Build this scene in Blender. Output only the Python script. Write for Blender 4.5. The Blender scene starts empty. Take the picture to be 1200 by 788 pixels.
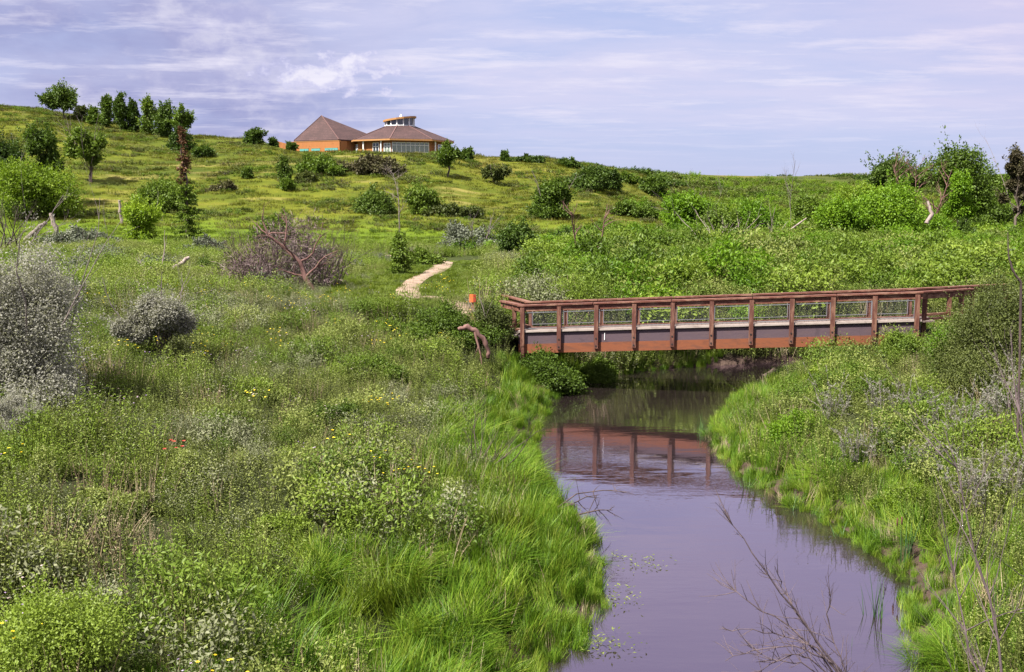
import bpy, math, random
import numpy as np
from mathutils import Vector
R = math.radians
scene = bpy.context.scene
col = scene.collection
# ------------------------------------------------------------------ camera, sky, sun, exposure
CH, PITCH = 6.8, R(7.31)
cam_data = bpy.data.cameras.new('camera'); cam_data.sensor_width = 36; cam_data.lens = 36
cam_data.clip_start = 0.1; cam_data.clip_end = 9000
cam = bpy.data.objects.new('camera', cam_data); col.objects.link(cam)
cam.location = (0, 0, CH); cam.rotation_euler = (math.pi/2 - PITCH, 0, 0)
scene.camera = cam
SUN_EL, SUN_AZ = R(54), R(232)          # azimuth clockwise from +Y: behind the camera, slightly to its left
world = bpy.data.worlds.new("World"); scene.world = world; world.use_nodes = True
sun_d = bpy.data.lights.new('sun', 'SUN'); sun_d.energy = 5.0; sun_d.angle = R(2.5); sun_d.color = (1.0, .95, .86)
sun = bpy.data.objects.new('sun', sun_d); col.objects.link(sun); sun.location = (-30, -60, 90)
_sd = Vector((math.sin(SUN_AZ)*math.cos(SUN_EL), math.cos(SUN_AZ)*math.cos(SUN_EL), math.sin(SUN_EL)))
sun.rotation_euler = _sd.to_track_quat('Z', 'Y').to_euler()
vs = scene.view_settings
vs.view_transform = 'Standard'; vs.look = 'None'; vs.gamma = 1; vs.use_curve_mapping = False; vs.exposure = 1.55
cy = scene.cycles
cy.max_bounces = 5; cy.diffuse_bounces = 2; cy.glossy_bounces = 3; cy.transmission_bounces = 3; cy.transparent_max_bounces = 6
cy.caustics_reflective = False; cy.caustics_refractive = False


class NT:
    """small helper for node trees"""
    def __init__(s, tree): s.t = tree; tree.nodes.clear()
    def n(s, kind, **kw):
        nd = s.t.nodes.new(kind)
        for k, v in kw.items():
            if k.startswith('i_'):
                key = k[2:]; nd.inputs[int(key) if key.isdigit() else key.replace('_', ' ')].default_value = v
            else: setattr(nd, k, v)
        return nd
    def l(s, a, b): s.t.links.new(a, b)
    def math(s, op, a, b=None, clamp=False):
        m = s.n('ShaderNodeMath', operation=op); m.use_clamp = clamp
        for i, v in enumerate((a, b)):
            if v is None: continue
            if isinstance(v, (int, float)): m.inputs[i].default_value = v
            else: s.l(v, m.inputs[i])
        return m.outputs[0]
    def mix(s, fac, a, b, blend='MIX'):
        m = s.n('ShaderNodeMix', data_type='RGBA', blend_type=blend)
        for i, v in ((0, fac), (6, a), (7, b)):
            if isinstance(v, (int, float)): m.inputs[i].default_value = v
            elif isinstance(v, tuple): m.inputs[i].default_value = (*v, 1)[:4]
            else: s.l(v, m.inputs[i])
        return m.outputs[2]
    def ramp(s, fac, stops, interp='LINEAR'):
        r = s.n('ShaderNodeValToRGB'); r.color_ramp.interpolation = interp
        e = r.color_ramp.elements
        while len(e) < len(stops): e.new(0.5)
        for i, (p, c) in enumerate(stops):
            e[i].position = p; e[i].color = (*c, 1)[:4] if isinstance(c, tuple) else (c, c, c, 1)
        s.l(fac, r.inputs[0]); return r.outputs[0]
    def noise(s, vec, scale, detail=4, rough=.55, lac=2.0):
        n = s.n('ShaderNodeTexNoise'); n.inputs['Scale'].default_value = scale
        n.inputs['Detail'].default_value = detail; n.inputs['Roughness'].default_value = rough
        if vec is not None: s.l(vec, n.inputs['Vector'])
        return n.outputs[0]
    def mapping(s, vec, scale=(1, 1, 1), loc=(0, 0, 0), rot=(0, 0, 0)):
        m = s.n('ShaderNodeMapping'); s.l(vec, m.inputs[0])
        m.inputs['Scale'].default_value = scale; m.inputs['Location'].default_value = loc; m.inputs['Rotation'].default_value = rot
        return m.outputs[0]


def srgb(r, g, b):
    f = lambda c: (c/255/12.92) if c/255 <= .04045 else ((c/255+.055)/1.055)**2.4
    return (f(r), f(g), f(b))


def build_world():
    w = NT(world.node_tree)
    out = w.n('ShaderNodeOutputWorld'); bg = w.n('ShaderNodeBackground'); bg.inputs[1].default_value = 0.068
    sky = w.n('ShaderNodeTexSky', sky_type='NISHITA'); sky.sun_disc = False
    sky.sun_elevation = SUN_EL; sky.sun_rotation = SUN_AZ; sky.air_density = 1.0; sky.dust_density = 1.0; sky.ozone_density = 2.0
    tc = w.n('ShaderNodeTexCoord'); d = tc.outputs['Generated']
    sep = w.n('ShaderNodeSeparateXYZ'); w.l(d, sep.inputs[0])
    el = w.math('MAXIMUM', sep.outputs[2], 0.0)
    # layer clouds lie on a plane overhead, so they flatten to streaks near the horizon
    den = w.math('ADD', el, 0.045)
    cx = w.math('DIVIDE', sep.outputs[0], den); cyy = w.math('DIVIDE', sep.outputs[1], den)
    comb = w.n('ShaderNodeCombineXYZ'); w.l(cx, comb.inputs[0]); w.l(cyy, comb.inputs[1])
    warp = w.noise(w.mapping(comb.outputs[0], (.35, .25, 1)), 1.0, 3)
    v1 = w.mapping(comb.outputs[0], (.28, .42, 1), (3.1, 1.7, 0))
    addw = w.n('ShaderNodeVectorMath', operation='ADD'); w.l(v1, addw.inputs[0]); w.l(warp, addw.inputs[1])
    n1 = w.noise(addw.outputs[0], 1.0, 9, .62)
    n2 = w.noise(w.mapping(comb.outputs[0], (1.1, 1.9, 1), (7, 2, 0)), 1.0, 8, .65)
    # azimuth / elevation clouds: heaped cumulus to the left
    az = w.math('ARCTAN2', sep.outputs[0], sep.outputs[1])
    ae = w.n('ShaderNodeCombineXYZ'); w.l(az, ae.inputs[0]); w.l(sep.outputs[2], ae.inputs[1])
    n3 = w.noise(w.mapping(ae.outputs[0], (5, 9, 1), (1.3, .4, 0)), 1.0, 8, .52)
    vor = w.noise(w.mapping(ae.outputs[0], (30, 46, 1), (5.2, .4, 0)), 1.0, 6, .6)
    # base: nishita, desaturated to hazy lavender blue
    base = w.mix(.88, sky.outputs[0], (2.5, 2.75, 4.25))
    # left part darker blue-grey bank
    leftm = w.ramp(az, [(0.0, 1.0), (1.0, 0.0)])
    mleft = w.n('ShaderNodeMapRange', interpolation_type='SMOOTHSTEP'); w.l(az, mleft.inputs[0])
    mleft.inputs[1].default_value = .02; mleft.inputs[2].default_value = -.30; mleft.inputs[3].default_value = 0; mleft.inputs[4].default_value = 1
    mhi = w.n('ShaderNodeMapRange', interpolation_type='SMOOTHSTEP'); w.l(el, mhi.inputs[0])
    mhi.inputs[1].default_value = .015; mhi.inputs[2].default_value = .12
    dark = w.math('MULTIPLY', w.math('MULTIPLY', mleft.outputs[0], w.ramp(n3, [(.28, 0.0), (.50, 1.0)])), 1.0)
    c0 = w.mix(dark, base, (1.75, 1.85, 3.2))
    # streaky layer, stronger higher up
    s1 = w.math('MULTIPLY', w.ramp(n1, [(.40, 0.0), (.60, 1.0)]), w.math('ADD', w.math('MULTIPLY', mhi.outputs[0], .80), .10))
    s1 = w.math('MULTIPLY', s1, w.math('SUBTRACT', 1.0, w.math('MULTIPLY', mleft.outputs[0], .55)))
    c1 = w.mix(s1, c0, (3.55, 3.5, 4.6))
    s2 = w.math('MULTIPLY', w.ramp(n2, [(.50, 0.0), (.66, 1.0)]), w.math('MULTIPLY', mhi.outputs[0], .75))
    c2 = w.mix(s2, c1, (4.25, 4.1, 4.85))
    # cumulus heads on the left, puffy edges
    body = w.math('ADD', w.math('MULTIPLY', n3, .8), w.math('MULTIPLY', vor, .2))
    cum = w.math('MULTIPLY', w.ramp(body, [(.48, 0.0), (.56, 1.0)]), mleft.outputs[0])
    c3 = w.mix(w.math('MULTIPLY', cum, .5), c2, w.mix(w.ramp(vor, [(.38, 0.0), (.62, 1.0)]), (2.6, 2.6, 4.0), (4.4, 4.25, 4.9)))
    gx = w.math('DIVIDE', w.math('ADD', az, .165), .075); gy = w.math('DIVIDE', w.math('SUBTRACT', el, .122), .022)
    g = w.math('SUBTRACT', 1.0, w.math('ADD', w.math('MULTIPLY', gx, gx), w.math('MULTIPLY', gy, gy)))
    pf = w.math('ADD', w.math('MULTIPLY', g, .16), w.noise(w.mapping(ae.outputs[0], (42, 60, 1), (1.2, 7.4, 0)), 1.0, 7, .58))
    c3 = w.mix(w.math('MULTIPLY', w.ramp(pf, [(.55, 0.0), (.63, 1.0)]), .8), c3, w.mix(w.ramp(pf, [(.57, 0.0), (.74, 1.0)]), (3.0, 3.0, 4.4), (4.7, 4.55, 5.1)))
    pk = w.n('ShaderNodeMapRange', interpolation_type='SMOOTHSTEP'); w.l(w.math('ADD', az, w.math('MULTIPLY', el, 1.6)), pk.inputs[0]); pk.inputs[1].default_value = .42; pk.inputs[2].default_value = .78
    c3 = w.mix(w.math('MULTIPLY', pk.outputs[0], .45), c3, (4.0, 3.35, 4.3))
    # higher than the frame the sky deepens towards violet blue
    mup = w.n('ShaderNodeMapRange', interpolation_type='SMOOTHSTEP'); w.l(el, mup.inputs[0])
    mup.inputs[1].default_value = .2; mup.inputs[2].default_value = .55
    c4 = w.mix(w.math('MULTIPLY', mup.outputs[0], .55), c3, (3.0, 2.55, 4.5))
    mz = w.n('ShaderNodeMapRange', interpolation_type='SMOOTHSTEP'); w.l(el, mz.inputs[0]); mz.inputs[1].default_value = .45; mz.inputs[2].default_value = .7
    c4 = w.mix(w.math('MULTIPLY', mz.outputs[0], .8), c4, (7.0, 6.8, 7.2))  # bright zenith added out of view as fill light to lift shadows
    w.l(c4, bg.inputs[0]); w.l(bg.outputs[0], out.inputs[0])
build_world()

# ------------------------------------------------------------------ picking world points, terrain
CP, SP = math.cos(PITCH), math.sin(PITCH)
def ray(px, py):
    x, y = (px-600)/1200, (394-py)/1200
    return np.array([x, CP + y*SP, -SP + y*CP])
def at(px, py, Y):
    d = ray(px, py); t = Y/d[1]; return np.array([d[0]*t, Y, CH + d[2]*t])
def on_z(px, py, z=0.0):
    d = ray(px, py); t = (z-CH)/d[2]; return np.array([d[0]*t, d[1]*t, z])

def smooth(t): t = np.clip(t, 0, 1); return t*t*(3-2*t)
def _hash(ix, iy, seed):
    h = (ix.astype(np.int64)*374761393 + iy.astype(np.int64)*668265263 + seed*1442695041) & 0x7fffffff
    h = (h ^ (h >> 13))*1274126177 & 0x7fffffff
    return ((h ^ (h >> 16)) & 0xffff)/65535.0
def vnoise(x, y, seed=0):
    ix, iy = np.floor(x), np.floor(y); fx, fy = smooth(x-ix), smooth(y-iy)
    a, b = _hash(ix, iy, seed), _hash(ix+1, iy, seed); c, d = _hash(ix, iy+1, seed), _hash(ix+1, iy+1, seed)
    return (a*(1-fx)+b*fx)*(1-fy) + (c*(1-fx)+d*fx)*fy
def fbm(x, y, sc, seed=0, oct=3):
    s, a, t = 0, 1, 0
    for k in range(oct):
        s = s + a*vnoise(x/sc*2**k + 17.3*k, y/sc*2**k + 5.1*k, seed+k); t += a; a *= .5
    return s/t

_L = [(645, 788), (690, 762), (716, 730), (722, 700), (714, 660), (704, 618), (672, 590), (645, 560), (634, 525), (640, 500), (652, 474), (668, 458), (690, 447)]
_F = [(720, 441), (760, 436), (800, 432), (860, 429), (905, 426)]
_Rr = [(1058, 788), (1052, 745), (1046, 705), (1040, 672), (1000, 643), (955, 612), (905, 588), (868, 566), (838, 540), (822, 512), (832, 488), (850, 468), (880, 452), (912, 441)]
left_edge = [on_z(*p)[:2] for p in _L]; far_edge = [on_z(*p)[:2] for p in _F]; right_edge = [on_z(*p)[:2] for p in _Rr]
water_poly = np.array([(-3.6, -25), (-1.6, 0), (-.3, 8)] + left_edge + far_edge + [(16, 44.5), (24, 44), (40, 50), (90, 62), (90, 54), (42, 44.5), (25, 39.8), (17, 40.4), (12.5, 40.6)] + right_edge[::-1] + [(5.1, 10), (4.6, 0), (3.4, -25)])
def creek_dist(x, y):
    """distance to the water's edge, negative on the water"""
    x, y = np.atleast_1d(x).astype(float), np.atleast_1d(y).astype(float)
    best = np.full(x.shape, 1e9); inside = np.zeros(x.shape, bool)
    n = len(water_poly)
    for i in range(n):
        a, b = water_poly[i], water_poly[(i+1) % n]
        d = b-a; t = np.clip(((x-a[0])*d[0]+(y-a[1])*d[1])/(d@d+1e-12), 0, 1)
        best = np.minimum(best, np.hypot(x-a[0]-t*d[0], y-a[1]-t*d[1]))
        c = (a[1] > y) != (b[1] > y)
        xi = a[0] + (y-a[1])/(b[1]-a[1]+1e-12)*d[0]
        inside ^= c & (x < xi)
    return np.where(inside, -best, best) - .38*(y < 46)*(y > 12)

#            px    hill starts, crest at, crest pixel
HILL = np.array([(-700, 120, 300, 118), (-300, 122, 290, 120), (0, 126, 280, 128), (60, 128, 278, 134), (110, 130, 276, 143), (160, 132, 272, 153), (215, 134, 264, 161), (300, 138, 250, 167), (325, 139, 242, 173.5),
                 (345, 140, 238, 179), (400, 141, 235, 181), (440, 142, 233, 181.5), (530, 144, 234, 182.5), (570, 145, 242, 186), (640, 146, 250, 188), (700, 146, 262, 196), (750, 148, 300, 206), (800, 150, 420, 208.5),
                 (860, 150, 520, 208), (960, 150, 520, 210), (1050, 150, 520, 211), (1200, 150, 520, 212), (1500, 150, 520, 213), (2200, 150, 520, 214)], float)
def _hp(u, k): return np.interp(u, HILL[:, 0], HILL[:, k])
_ra = at(610, 391, 37.6); _rb = at(1075, 376, 34.7)
def terrain(x, y):
    x, y = np.atleast_1d(x).astype(float), np.atleast_1d(y).astype(float)
    u = 600 + 1200*x/np.maximum(y, 60)
    yb, yc, pc = _hp(u, 1), _hp(u, 2), _hp(u, 3)
    zc = CH + yc*(240-pc)/1200*1.016
    base = 2.25 + .35*(fbm(x, y, 9, 3)-.5) + .6*(fbm(x, y, 34, 8)-.5)*smooth((y-45)/40)
    t = (y-yb)/(yc-yb)
    s = np.where(t < 1, np.clip(t, 0, 1)**1.15*.5 + smooth(t)*.5, 1.0)
    z = base*(1-s) + zc*s
    hm = smooth((y-115)/60)
    z += hm*(1.5*(fbm(x, y, 40, 21)-.5) + .6*(fbm(x, y, 9, 31)-.5)*np.clip(1-(y-240)/100, .3, 1))*np.where(np.abs(y-248) < 22, .25, 1)
    far = smooth((y-360)/160)
    zf = CH + 520*(240-210)/1200*1.016 + 3*(fbm(x, y, 300, 5)-.5)*smooth((y-600)/300)
    z = np.where(y > 300, np.maximum(z*(1-far)+zf*far, np.where(far > .98, zf, -9)), z)
    # banks
    d = np.full(x.shape, 99.0); near = (y < 75) & (np.abs(x) < 110)
    if near.any():
        d[near] = creek_dist(x[near], y[near]) + .5*(fbm(x[near], y[near], 1.6, 41)-.5)
        dn = d[near]; xn, yn = x[near], y[near]
        right = xn > 3.0 + .02*yn
        full = z[near] + np.where(right & (yn < 36), .55*smooth((dn-4)/6), 0)
        prof = np.interp(dn, [-3, -1.0, 0, .35, 1.2, 3.5, 8, 12], [-.9, -.6, -.02, .22, .55, 1.35, 2.0, 2.3])/2.3
        steep = np.interp(dn, [-3, -1.0, 0, .25, .8, 2.0, 6], [-.9, -.6, -.02, .35, 1.1, 2.1, 2.6])/2.3
        farside = smooth((yn-39)/3)
        prof = prof*(1-farside) + steep*farside
        zz = np.where(prof < 0, prof*2.3, prof*full)
        for e, zz_t, rr in ((_ra, 1.98, 2.6), (_rb, 2.66, 3.0)):     # approaches at the bridge ends
            ex = -1.6 if e is _ra else 2.2
            g = np.exp(-(((xn-e[0]-ex)/rr)**2 + ((yn-e[1]-.8)/rr)**2))*smooth((dn-.6)/1.5)
            zz = zz*(1-g) + zz_t*g
        z[near] = zz
    return z
def tz(x, y): return float(terrain(x, y)[0])
_YS = np.concatenate([np.arange(6, 60, .1), np.arange(60, 330, .4), np.arange(330, 700, 3)])
def hit(px, py, lift=0.0):
    """where a line of sight meets the ground"""
    d = ray(px, py); t = _YS/d[1]; X, Z = d[0]*t, CH + d[2]*t
    g = terrain(X, _YS)+lift; k = np.nonzero(Z < g)[0]
    if len(k) == 0:
        k = int(np.argmin(Z-g))
    else: k = k[0]
    return np.array([X[k], _YS[k], g[k]-lift])

# ------------------------------------------------------------------ mesh helpers
class MB:
    """collects quads and triangles; build() links them as ONE mesh object"""
    def __init__(s): s.v = []; s.f = []; s.m = []; s.r = []; s.n = 0; s.sm = []
    def add(s, V, F, mat=0, rnd=None, soft=False):
        V = np.asarray(V, float); F = np.asarray(F, int); s.sm.append(np.full(len(F), soft))
        s.v.append(V); s.f.append(F+s.n); s.n += len(V)
        s.m.append(np.full(len(F), mat)); s.r.append(np.random.rand(len(F)) if rnd is None else np.broadcast_to(rnd, (len(F),)))
        return s
    def box(s, c, size, rz=0, mat=0, slope=None):
        x, y, z = np.array(size)/2
        V = np.array([(-x,-y,-z),(x,-y,-z),(x,y,-z),(-x,y,-z),(-x,-y,z),(x,-y,z),(x,y,z),(-x,y,z)])
        ca, sa = math.cos(rz), math.sin(rz)
        V = V @ np.array([(ca, sa, 0), (-sa, ca, 0), (0, 0, 1)]) + np.array(c)
        return s.add(V, [(0,3,2,1),(4,5,6,7),(0,1,5,4),(1,2,6,5),(2,3,7,6),(3,0,4,7)], mat)
    def beam(s, a, b, w, h, mat=0, up=(0, 0, 1)):
        """a squared timber from a to b: w across, h high"""
        a, b = np.array(a, float), np.array(b, float); d = b-a; d /= np.linalg.norm(d)
        side = np.cross(d, up); side /= np.linalg.norm(side); u = np.cross(side, d)
        V = [p + side*sx*w/2 + u*sz*h/2 for p in (a, b) for sx, sz in ((-1,-1),(1,-1),(1,1),(-1,1))]
        return s.add(V, [(0,1,2,3),(7,6,5,4),(0,4,5,1),(1,5,6,2),(2,6,7,3),(3,7,4,0)], mat)
    def tube(s, P, rad, sides=6, mat=0, rnd=None):
        P = np.asarray(P, float); K = len(P); rad = np.broadcast_to(rad, (K,))
        T = np.gradient(P, axis=0); T /= np.linalg.norm(T, axis=1)[:, None]+1e-9
        ref = np.array([.31, .2, .93]) if abs(T[0][2]) < .8 else np.array([.93, .31, .1])
        A = np.cross(T, ref); A /= np.linalg.norm(A, axis=1)[:, None]+1e-9; B = np.cross(T, A)
        th = np.arange(sides)*2*math.pi/sides
        V = P[:, None] + rad[:, None, None]*(np.cos(th)[None, :, None]*A[:, None] + np.sin(th)[None, :, None]*B[:, None])
        V = V.reshape(-1, 3)
        i, j = np.meshgrid(np.arange(K-1), np.arange(sides), indexing='ij'); i, j = i.ravel(), j.ravel(); j2 = (j+1) % sides
        F = np.stack([i*sides+j, i*sides+j2, (i+1)*sides+j2, (i+1)*sides+j], 1)
        return s.add(V, F, mat, rnd, True)
    def cap(s, ring, mat=0):
        ring = np.asarray(ring); n = len(ring); c = ring.mean(0)
        return s.add(np.vstack([ring, c]), [(i, (i+1) % n, n) for i in range(n)], mat)
    def leaves(s, P, D, N, L, W, mat=0, rnd=None, fold=.25):
        """folded leaf: base, right, tip, left"""
        D = D/(np.linalg.norm(D, axis=1)[:, None]+1e-9)
        S = np.cross(D, N); S /= np.linalg.norm(S, axis=1)[:, None]+1e-9; U = np.cross(S, D)
        L = np.broadcast_to(L, (len(P),))[:, None]; W = np.broadcast_to(W, (len(P),))[:, None]
        mid = P + D*L*.45
        V = np.stack([P, mid + S*W/2 + U*W*fold, P + D*L, mid - S*W/2 + U*W*fold], 1).reshape(-1, 3)
        k = np.arange(len(P))*4
        F = np.concatenate([np.stack([k, k+1, k+2], 1), np.stack([k, k+2, k+3], 1)])
        r = np.random.rand(len(P)) if rnd is None else rnd
        return s.add(V, F, mat, np.concatenate([r, r]), True)
    def blades(s, P, H, lean, W, az, mat=0, rnd=None, segs=3):
        """curved grass blades"""
        n = len(P); t = np.linspace(0, 1, segs+1)
        dirx, diry = np.cos(az), np.sin(az); V = []
        for k, tk in enumerate(t):
            off = lean*tk**1.8; z = H*(tk - .35*(lean/np.maximum(H, .01))*tk**2*.6)
            c = P + np.stack([dirx*off, diry*off, z], 1)
            w = W*(1-tk**1.5)*.5 + .0008
            sx = np.stack([-diry*w, dirx*w, np.zeros(n)], 1)
            V += [c-sx, c+sx]
        V = np.stack(V, 1).reshape(-1, 3); st = 2*(segs+1); b = np.arange(n)*st
        F = np.concatenate([np.stack([b+2*k, b+2*k+1, b+2*k+3, b+2*k+2], 1) for k in range(segs)])
        r = np.random.rand(n) if rnd is None else rnd
        return s.add(V, F, mat, np.tile(r, segs), True)
    def mesh(s, name, mats, smooth_=False):
        me = bpy.data.meshes.new(name); V = np.concatenate(s.v)
        tot = np.concatenate([np.full(len(f), f.shape[1]) for f in s.f]); idx = np.concatenate([f.ravel() for f in s.f])
        me.vertices.add(len(V)); me.vertices.foreach_set('co', V.astype(np.float32).ravel())
        me.loops.add(len(idx)); me.loops.foreach_set('vertex_index', idx.astype(np.int32))
        me.polygons.add(len(tot)); me.polygons.foreach_set('loop_start', np.concatenate([[0], np.cumsum(tot)[:-1]]).astype(np.int32))
        me.polygons.foreach_set('material_index', np.concatenate(s.m).astype(np.int32))
        sm = np.concatenate(s.sm) if len(s.sm) == len(s.f) else np.zeros(len(tot), bool)
        me.polygons.foreach_set('use_smooth', np.ones(len(tot), bool) if smooth_ else sm)
        a = me.attributes.new('rnd', 'FLOAT', 'FACE'); a.data.foreach_set('value', np.concatenate(s.r).astype(np.float32))
        for m in (mats if isinstance(mats, (list, tuple)) else [mats]): me.materials.append(m)
        me.update(calc_edges=True); return me
    def build(s, name, mats, parent=None, loc=None, smooth_=False, link=True):
        o = bpy.data.objects.new(name, s.mesh(name, mats, smooth_))
        if link: col.objects.link(o)
        if parent is not None: o.parent = parent
        if loc is not None: o.location = loc
        return o
def tag(o, label=None, cat=None, group=None, kind=None):
    if label: o['label'] = label
    if cat: o['category'] = cat
    if group: o['group'] = group
    if kind: o['kind'] = kind
    return o
def thing(name, loc, label, cat, group=None, rz=0):
    o = bpy.data.objects.new(name, None); col.objects.link(o); o.location = tuple(loc); o.rotation_euler = (0, 0, rz)
    o.empty_display_size = .3
    return tag(o, label, cat, group)

# ------------------------------------------------------------------ materials
def new_mat(name):
    m = bpy.data.materials.new(name); m.use_nodes = True
    return m, NT(m.node_tree)
def leaf_mat(name, cols, transl=.3, patch=2.5, gloss=.015, rough=.5):
    m, t = new_mat(name); out = t.n('ShaderNodeOutputMaterial')
    at_ = t.n('ShaderNodeAttribute', attribute_name='rnd'); geo = t.n('ShaderNodeNewGeometry'); oi = t.n('ShaderNodeObjectInfo')
    nz = t.noise(geo.outputs['Position'], 1/patch, 2)
    f = t.math('ADD', t.math('MULTIPLY', at_.outputs['Fac'], .5), t.math('ADD', t.math('MULTIPLY', nz, .55), t.math('MULTIPLY', t.math('SUBTRACT', oi.outputs['Random'], .5), .45)))
    n = len(cols); c = t.ramp(t.math('SUBTRACT', f, .02, True), [(.12 + .76*i/(n-1), cc) for i, cc in enumerate(cols)])
    df = t.n('ShaderNodeBsdfDiffuse'); t.l(c, df.inputs[0])
    tr = t.n('ShaderNodeBsdfTranslucent'); tc = t.mix(.5, c, (.9, 1.0, .35), 'MULTIPLY'); t.l(tc, tr.inputs[0])
    m1 = t.n('ShaderNodeMixShader'); m1.inputs[0].default_value = transl; t.l(df.outputs[0], m1.inputs[1]); t.l(tr.outputs[0], m1.inputs[2])
    gl = t.n('ShaderNodeBsdfGlossy'); gl.inputs['Roughness'].default_value = rough
    m2 = t.n('ShaderNodeMixShader'); m2.inputs[0].default_value = gloss; t.l(m1.outputs[0], m2.inputs[1]); t.l(gl.outputs[0], m2.inputs[2])
    t.l(m2.outputs[0], out.inputs[0]); return m
def bark_mat(name, c1, c2, scale=6, stretch=(1, 1, .2)):
    m, t = new_mat(name); out = t.n('ShaderNodeOutputMaterial'); b = t.n('ShaderNodeBsdfPrincipled'); b.inputs['Roughness'].default_value = .9
    tc = t.n('ShaderNodeTexCoord'); v = t.mapping(tc.outputs['Object'], stretch)
    n = t.noise(v, scale, 6, .65); t.l(t.ramp(n, [(.3, c1), (.68, c2)]), b.inputs['Base Color'])
    bp = t.n('ShaderNodeBump'); bp.inputs['Strength'].default_value = .5; bp.inputs['Distance'].default_value = .02; t.l(n, bp.inputs['Height']); t.l(bp.outputs[0], b.inputs['Normal'])
    t.l(b.outputs[0], out.inputs[0]); return m
def plain_mat(name, c, rough=.6, metal=0, var=.15, scale=8):
    m, t = new_mat(name); out = t.n('ShaderNodeOutputMaterial'); b = t.n('ShaderNodeBsdfPrincipled')
    b.inputs['Roughness'].default_value = rough; b.inputs['Metallic'].default_value = metal
    tc = t.n('ShaderNodeTexCoord'); n = t.noise(tc.outputs['Object'], scale, 4)
    lo = tuple(x*(1-var) for x in c); hi = tuple(min(1, x*(1+var)) for x in c)
    t.l(t.ramp(n, [(.3, lo), (.7, hi)]), b.inputs['Base Color']); t.l(b.outputs[0], out.inputs[0]); return m
def wood_mat(name, c1, c2, weather, amount=.4, axis=0, scale=3.0, rough=.75):
    """stained timber: grain along an axis, worn pale and dark patches"""
    m, t = new_mat(name); out = t.n('ShaderNodeOutputMaterial'); b = t.n('ShaderNodeBsdfPrincipled'); b.inputs['Roughness'].default_value = rough
    tc = t.n('ShaderNodeTexCoord'); sc = [9, 9, 9]; sc[axis] = .7
    at_ = t.n('ShaderNodeAttribute', attribute_name='rnd')
    g = t.noise(t.mapping(tc.outputs['Object'], tuple(sc)), scale, 6, .7)
    p = t.noise(tc.outputs['Object'], 1.7, 5, .65)
    c = t.mix(t.math('ADD', t.math('MULTIPLY', g, .8), t.math('MULTIPLY', at_.outputs['Fac'], .25)), c1, c2)
    wsc = [5, 5, 5]; wsc[axis] = 1.0
    p2 = t.noise(t.mapping(tc.outputs['Object'], tuple(wsc), (3, 1, 2)), 1.4, 7, .72)
    c = t.mix(t.math('MULTIPLY', t.ramp(p2, [(.48, 0.0), (.60, 1.0)]), amount), c, weather)
    c = t.mix(t.math('MULTIPLY', t.ramp(p, [(.58, 0.0), (.75, 1.0)]), .55), c, tuple(x*.3 for x in c1))
    t.l(c, b.inputs['Base Color'])
    bp = t.n('ShaderNodeBump'); bp.inputs['Strength'].default_value = .35; bp.inputs['Distance'].default_value = .01; t.l(g, bp.inputs['Height']); t.l(bp.outputs[0], b.inputs['Normal'])
    t.l(b.outputs[0], out.inputs[0]); return m

M = {}
M['weed'] = leaf_mat('weed_leaf', [(.070, .088, .018), (.140, .172, .038), (.200, .235, .058), (.250, .275, .085)], .32, .9)
M['weed_grey'] = leaf_mat('grey_weed_leaf', [(.105, .115, .058), (.165, .176, .095), (.215, .222, .13)], .22, .9)
M['weed_bright'] = leaf_mat('bright_weed_leaf', [(.080, .125, .012), (.145, .210, .024), (.215, .285, .042)], .38, .9)
M['grass'] = leaf_mat('bank_grass_blade', [(.028, .064, .005), (.068, .142, .008), (.120, .210, .013), (.21, .26, .035)], .3, .6)
M['hill_grass'] = leaf_mat('hill_grass_blade', [(.038, .050, .005), (.072, .086, .006), (.115, .120, .010), (.155, .138, .027)], .32, 12)
M['flat_grass'] = leaf_mat('flat_grass_blade', [(.062, .096, .007), (.102, .150, .010), (.145, .185, .019)], .35, 8)
M['straw'] = leaf_mat('dry_stem', [(.16, .12, .07), (.28, .22, .13), (.42, .35, .24)], .2, 3)
M['silver'] = leaf_mat('silver_leaf', [(.20, .195, .160), (.265, .258, .215), (.32, .312, .268)], .45, .7)
M['dark_leaf'] = leaf_mat('dark_leaf', [(.028, .050, .010), (.058, .100, .014), (.105, .152, .024)], .3, 2.5)
M['mid_leaf'] = leaf_mat('mid_leaf', [(.042, .074, .009), (.088, .142, .015), (.145, .205, .028)], .33, 2.5)
M['lime_leaf'] = leaf_mat('lime_leaf', [(.055, .100, .008), (.120, .190, .013), (.20, .275, .025)], .4, 2.2)
M['bright_leaf'] = leaf_mat('bright_leaf', [(.050, .110, .006), (.108, .205, .010), (.18, .29, .018)], .4, 2.2)
M['yellow_leaf'] = leaf_mat('yellow_green_leaf', [(.10, .17, .012), (.21, .30, .02), (.32, .40, .035)], .4, 1.5)
M['olive_leaf'] = leaf_mat('olive_leaf', [(.045, .060, .014), (.085, .105, .025), (.135, .15, .045)], .25, 2.5)
M['brown_leaf'] = leaf_mat('brown_shrub_leaf', [(.028, .024, .014), (.065, .055, .028), (.10, .10, .04)], .15, 1.6)
M['greygreen_leaf'] = leaf_mat('grey_green_leaf', [(.055, .068, .042), (.11, .125, .085), (.19, .205, .15)], .2, 2)
M['rust_leaf'] = leaf_mat('rust_needle', [(.05, .024, .014), (.11, .052, .026), (.17, .095, .05)], .1, 2)
M['purple_twig'] = leaf_mat('purple_twig', [(.085, .055, .055), (.18, .13, .128), (.29, .23, .22)], .05, 1.0)
M['bark'] = bark_mat('bark', (.035, .024, .018), (.12, .09, .07))
M['bark_dark'] = bark_mat('dark_bark', (.022, .012, .012), (.085, .055, .05))
M['bark_red'] = bark_mat('reddish_bark', (.06, .022, .018), (.16, .085, .07))
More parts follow.
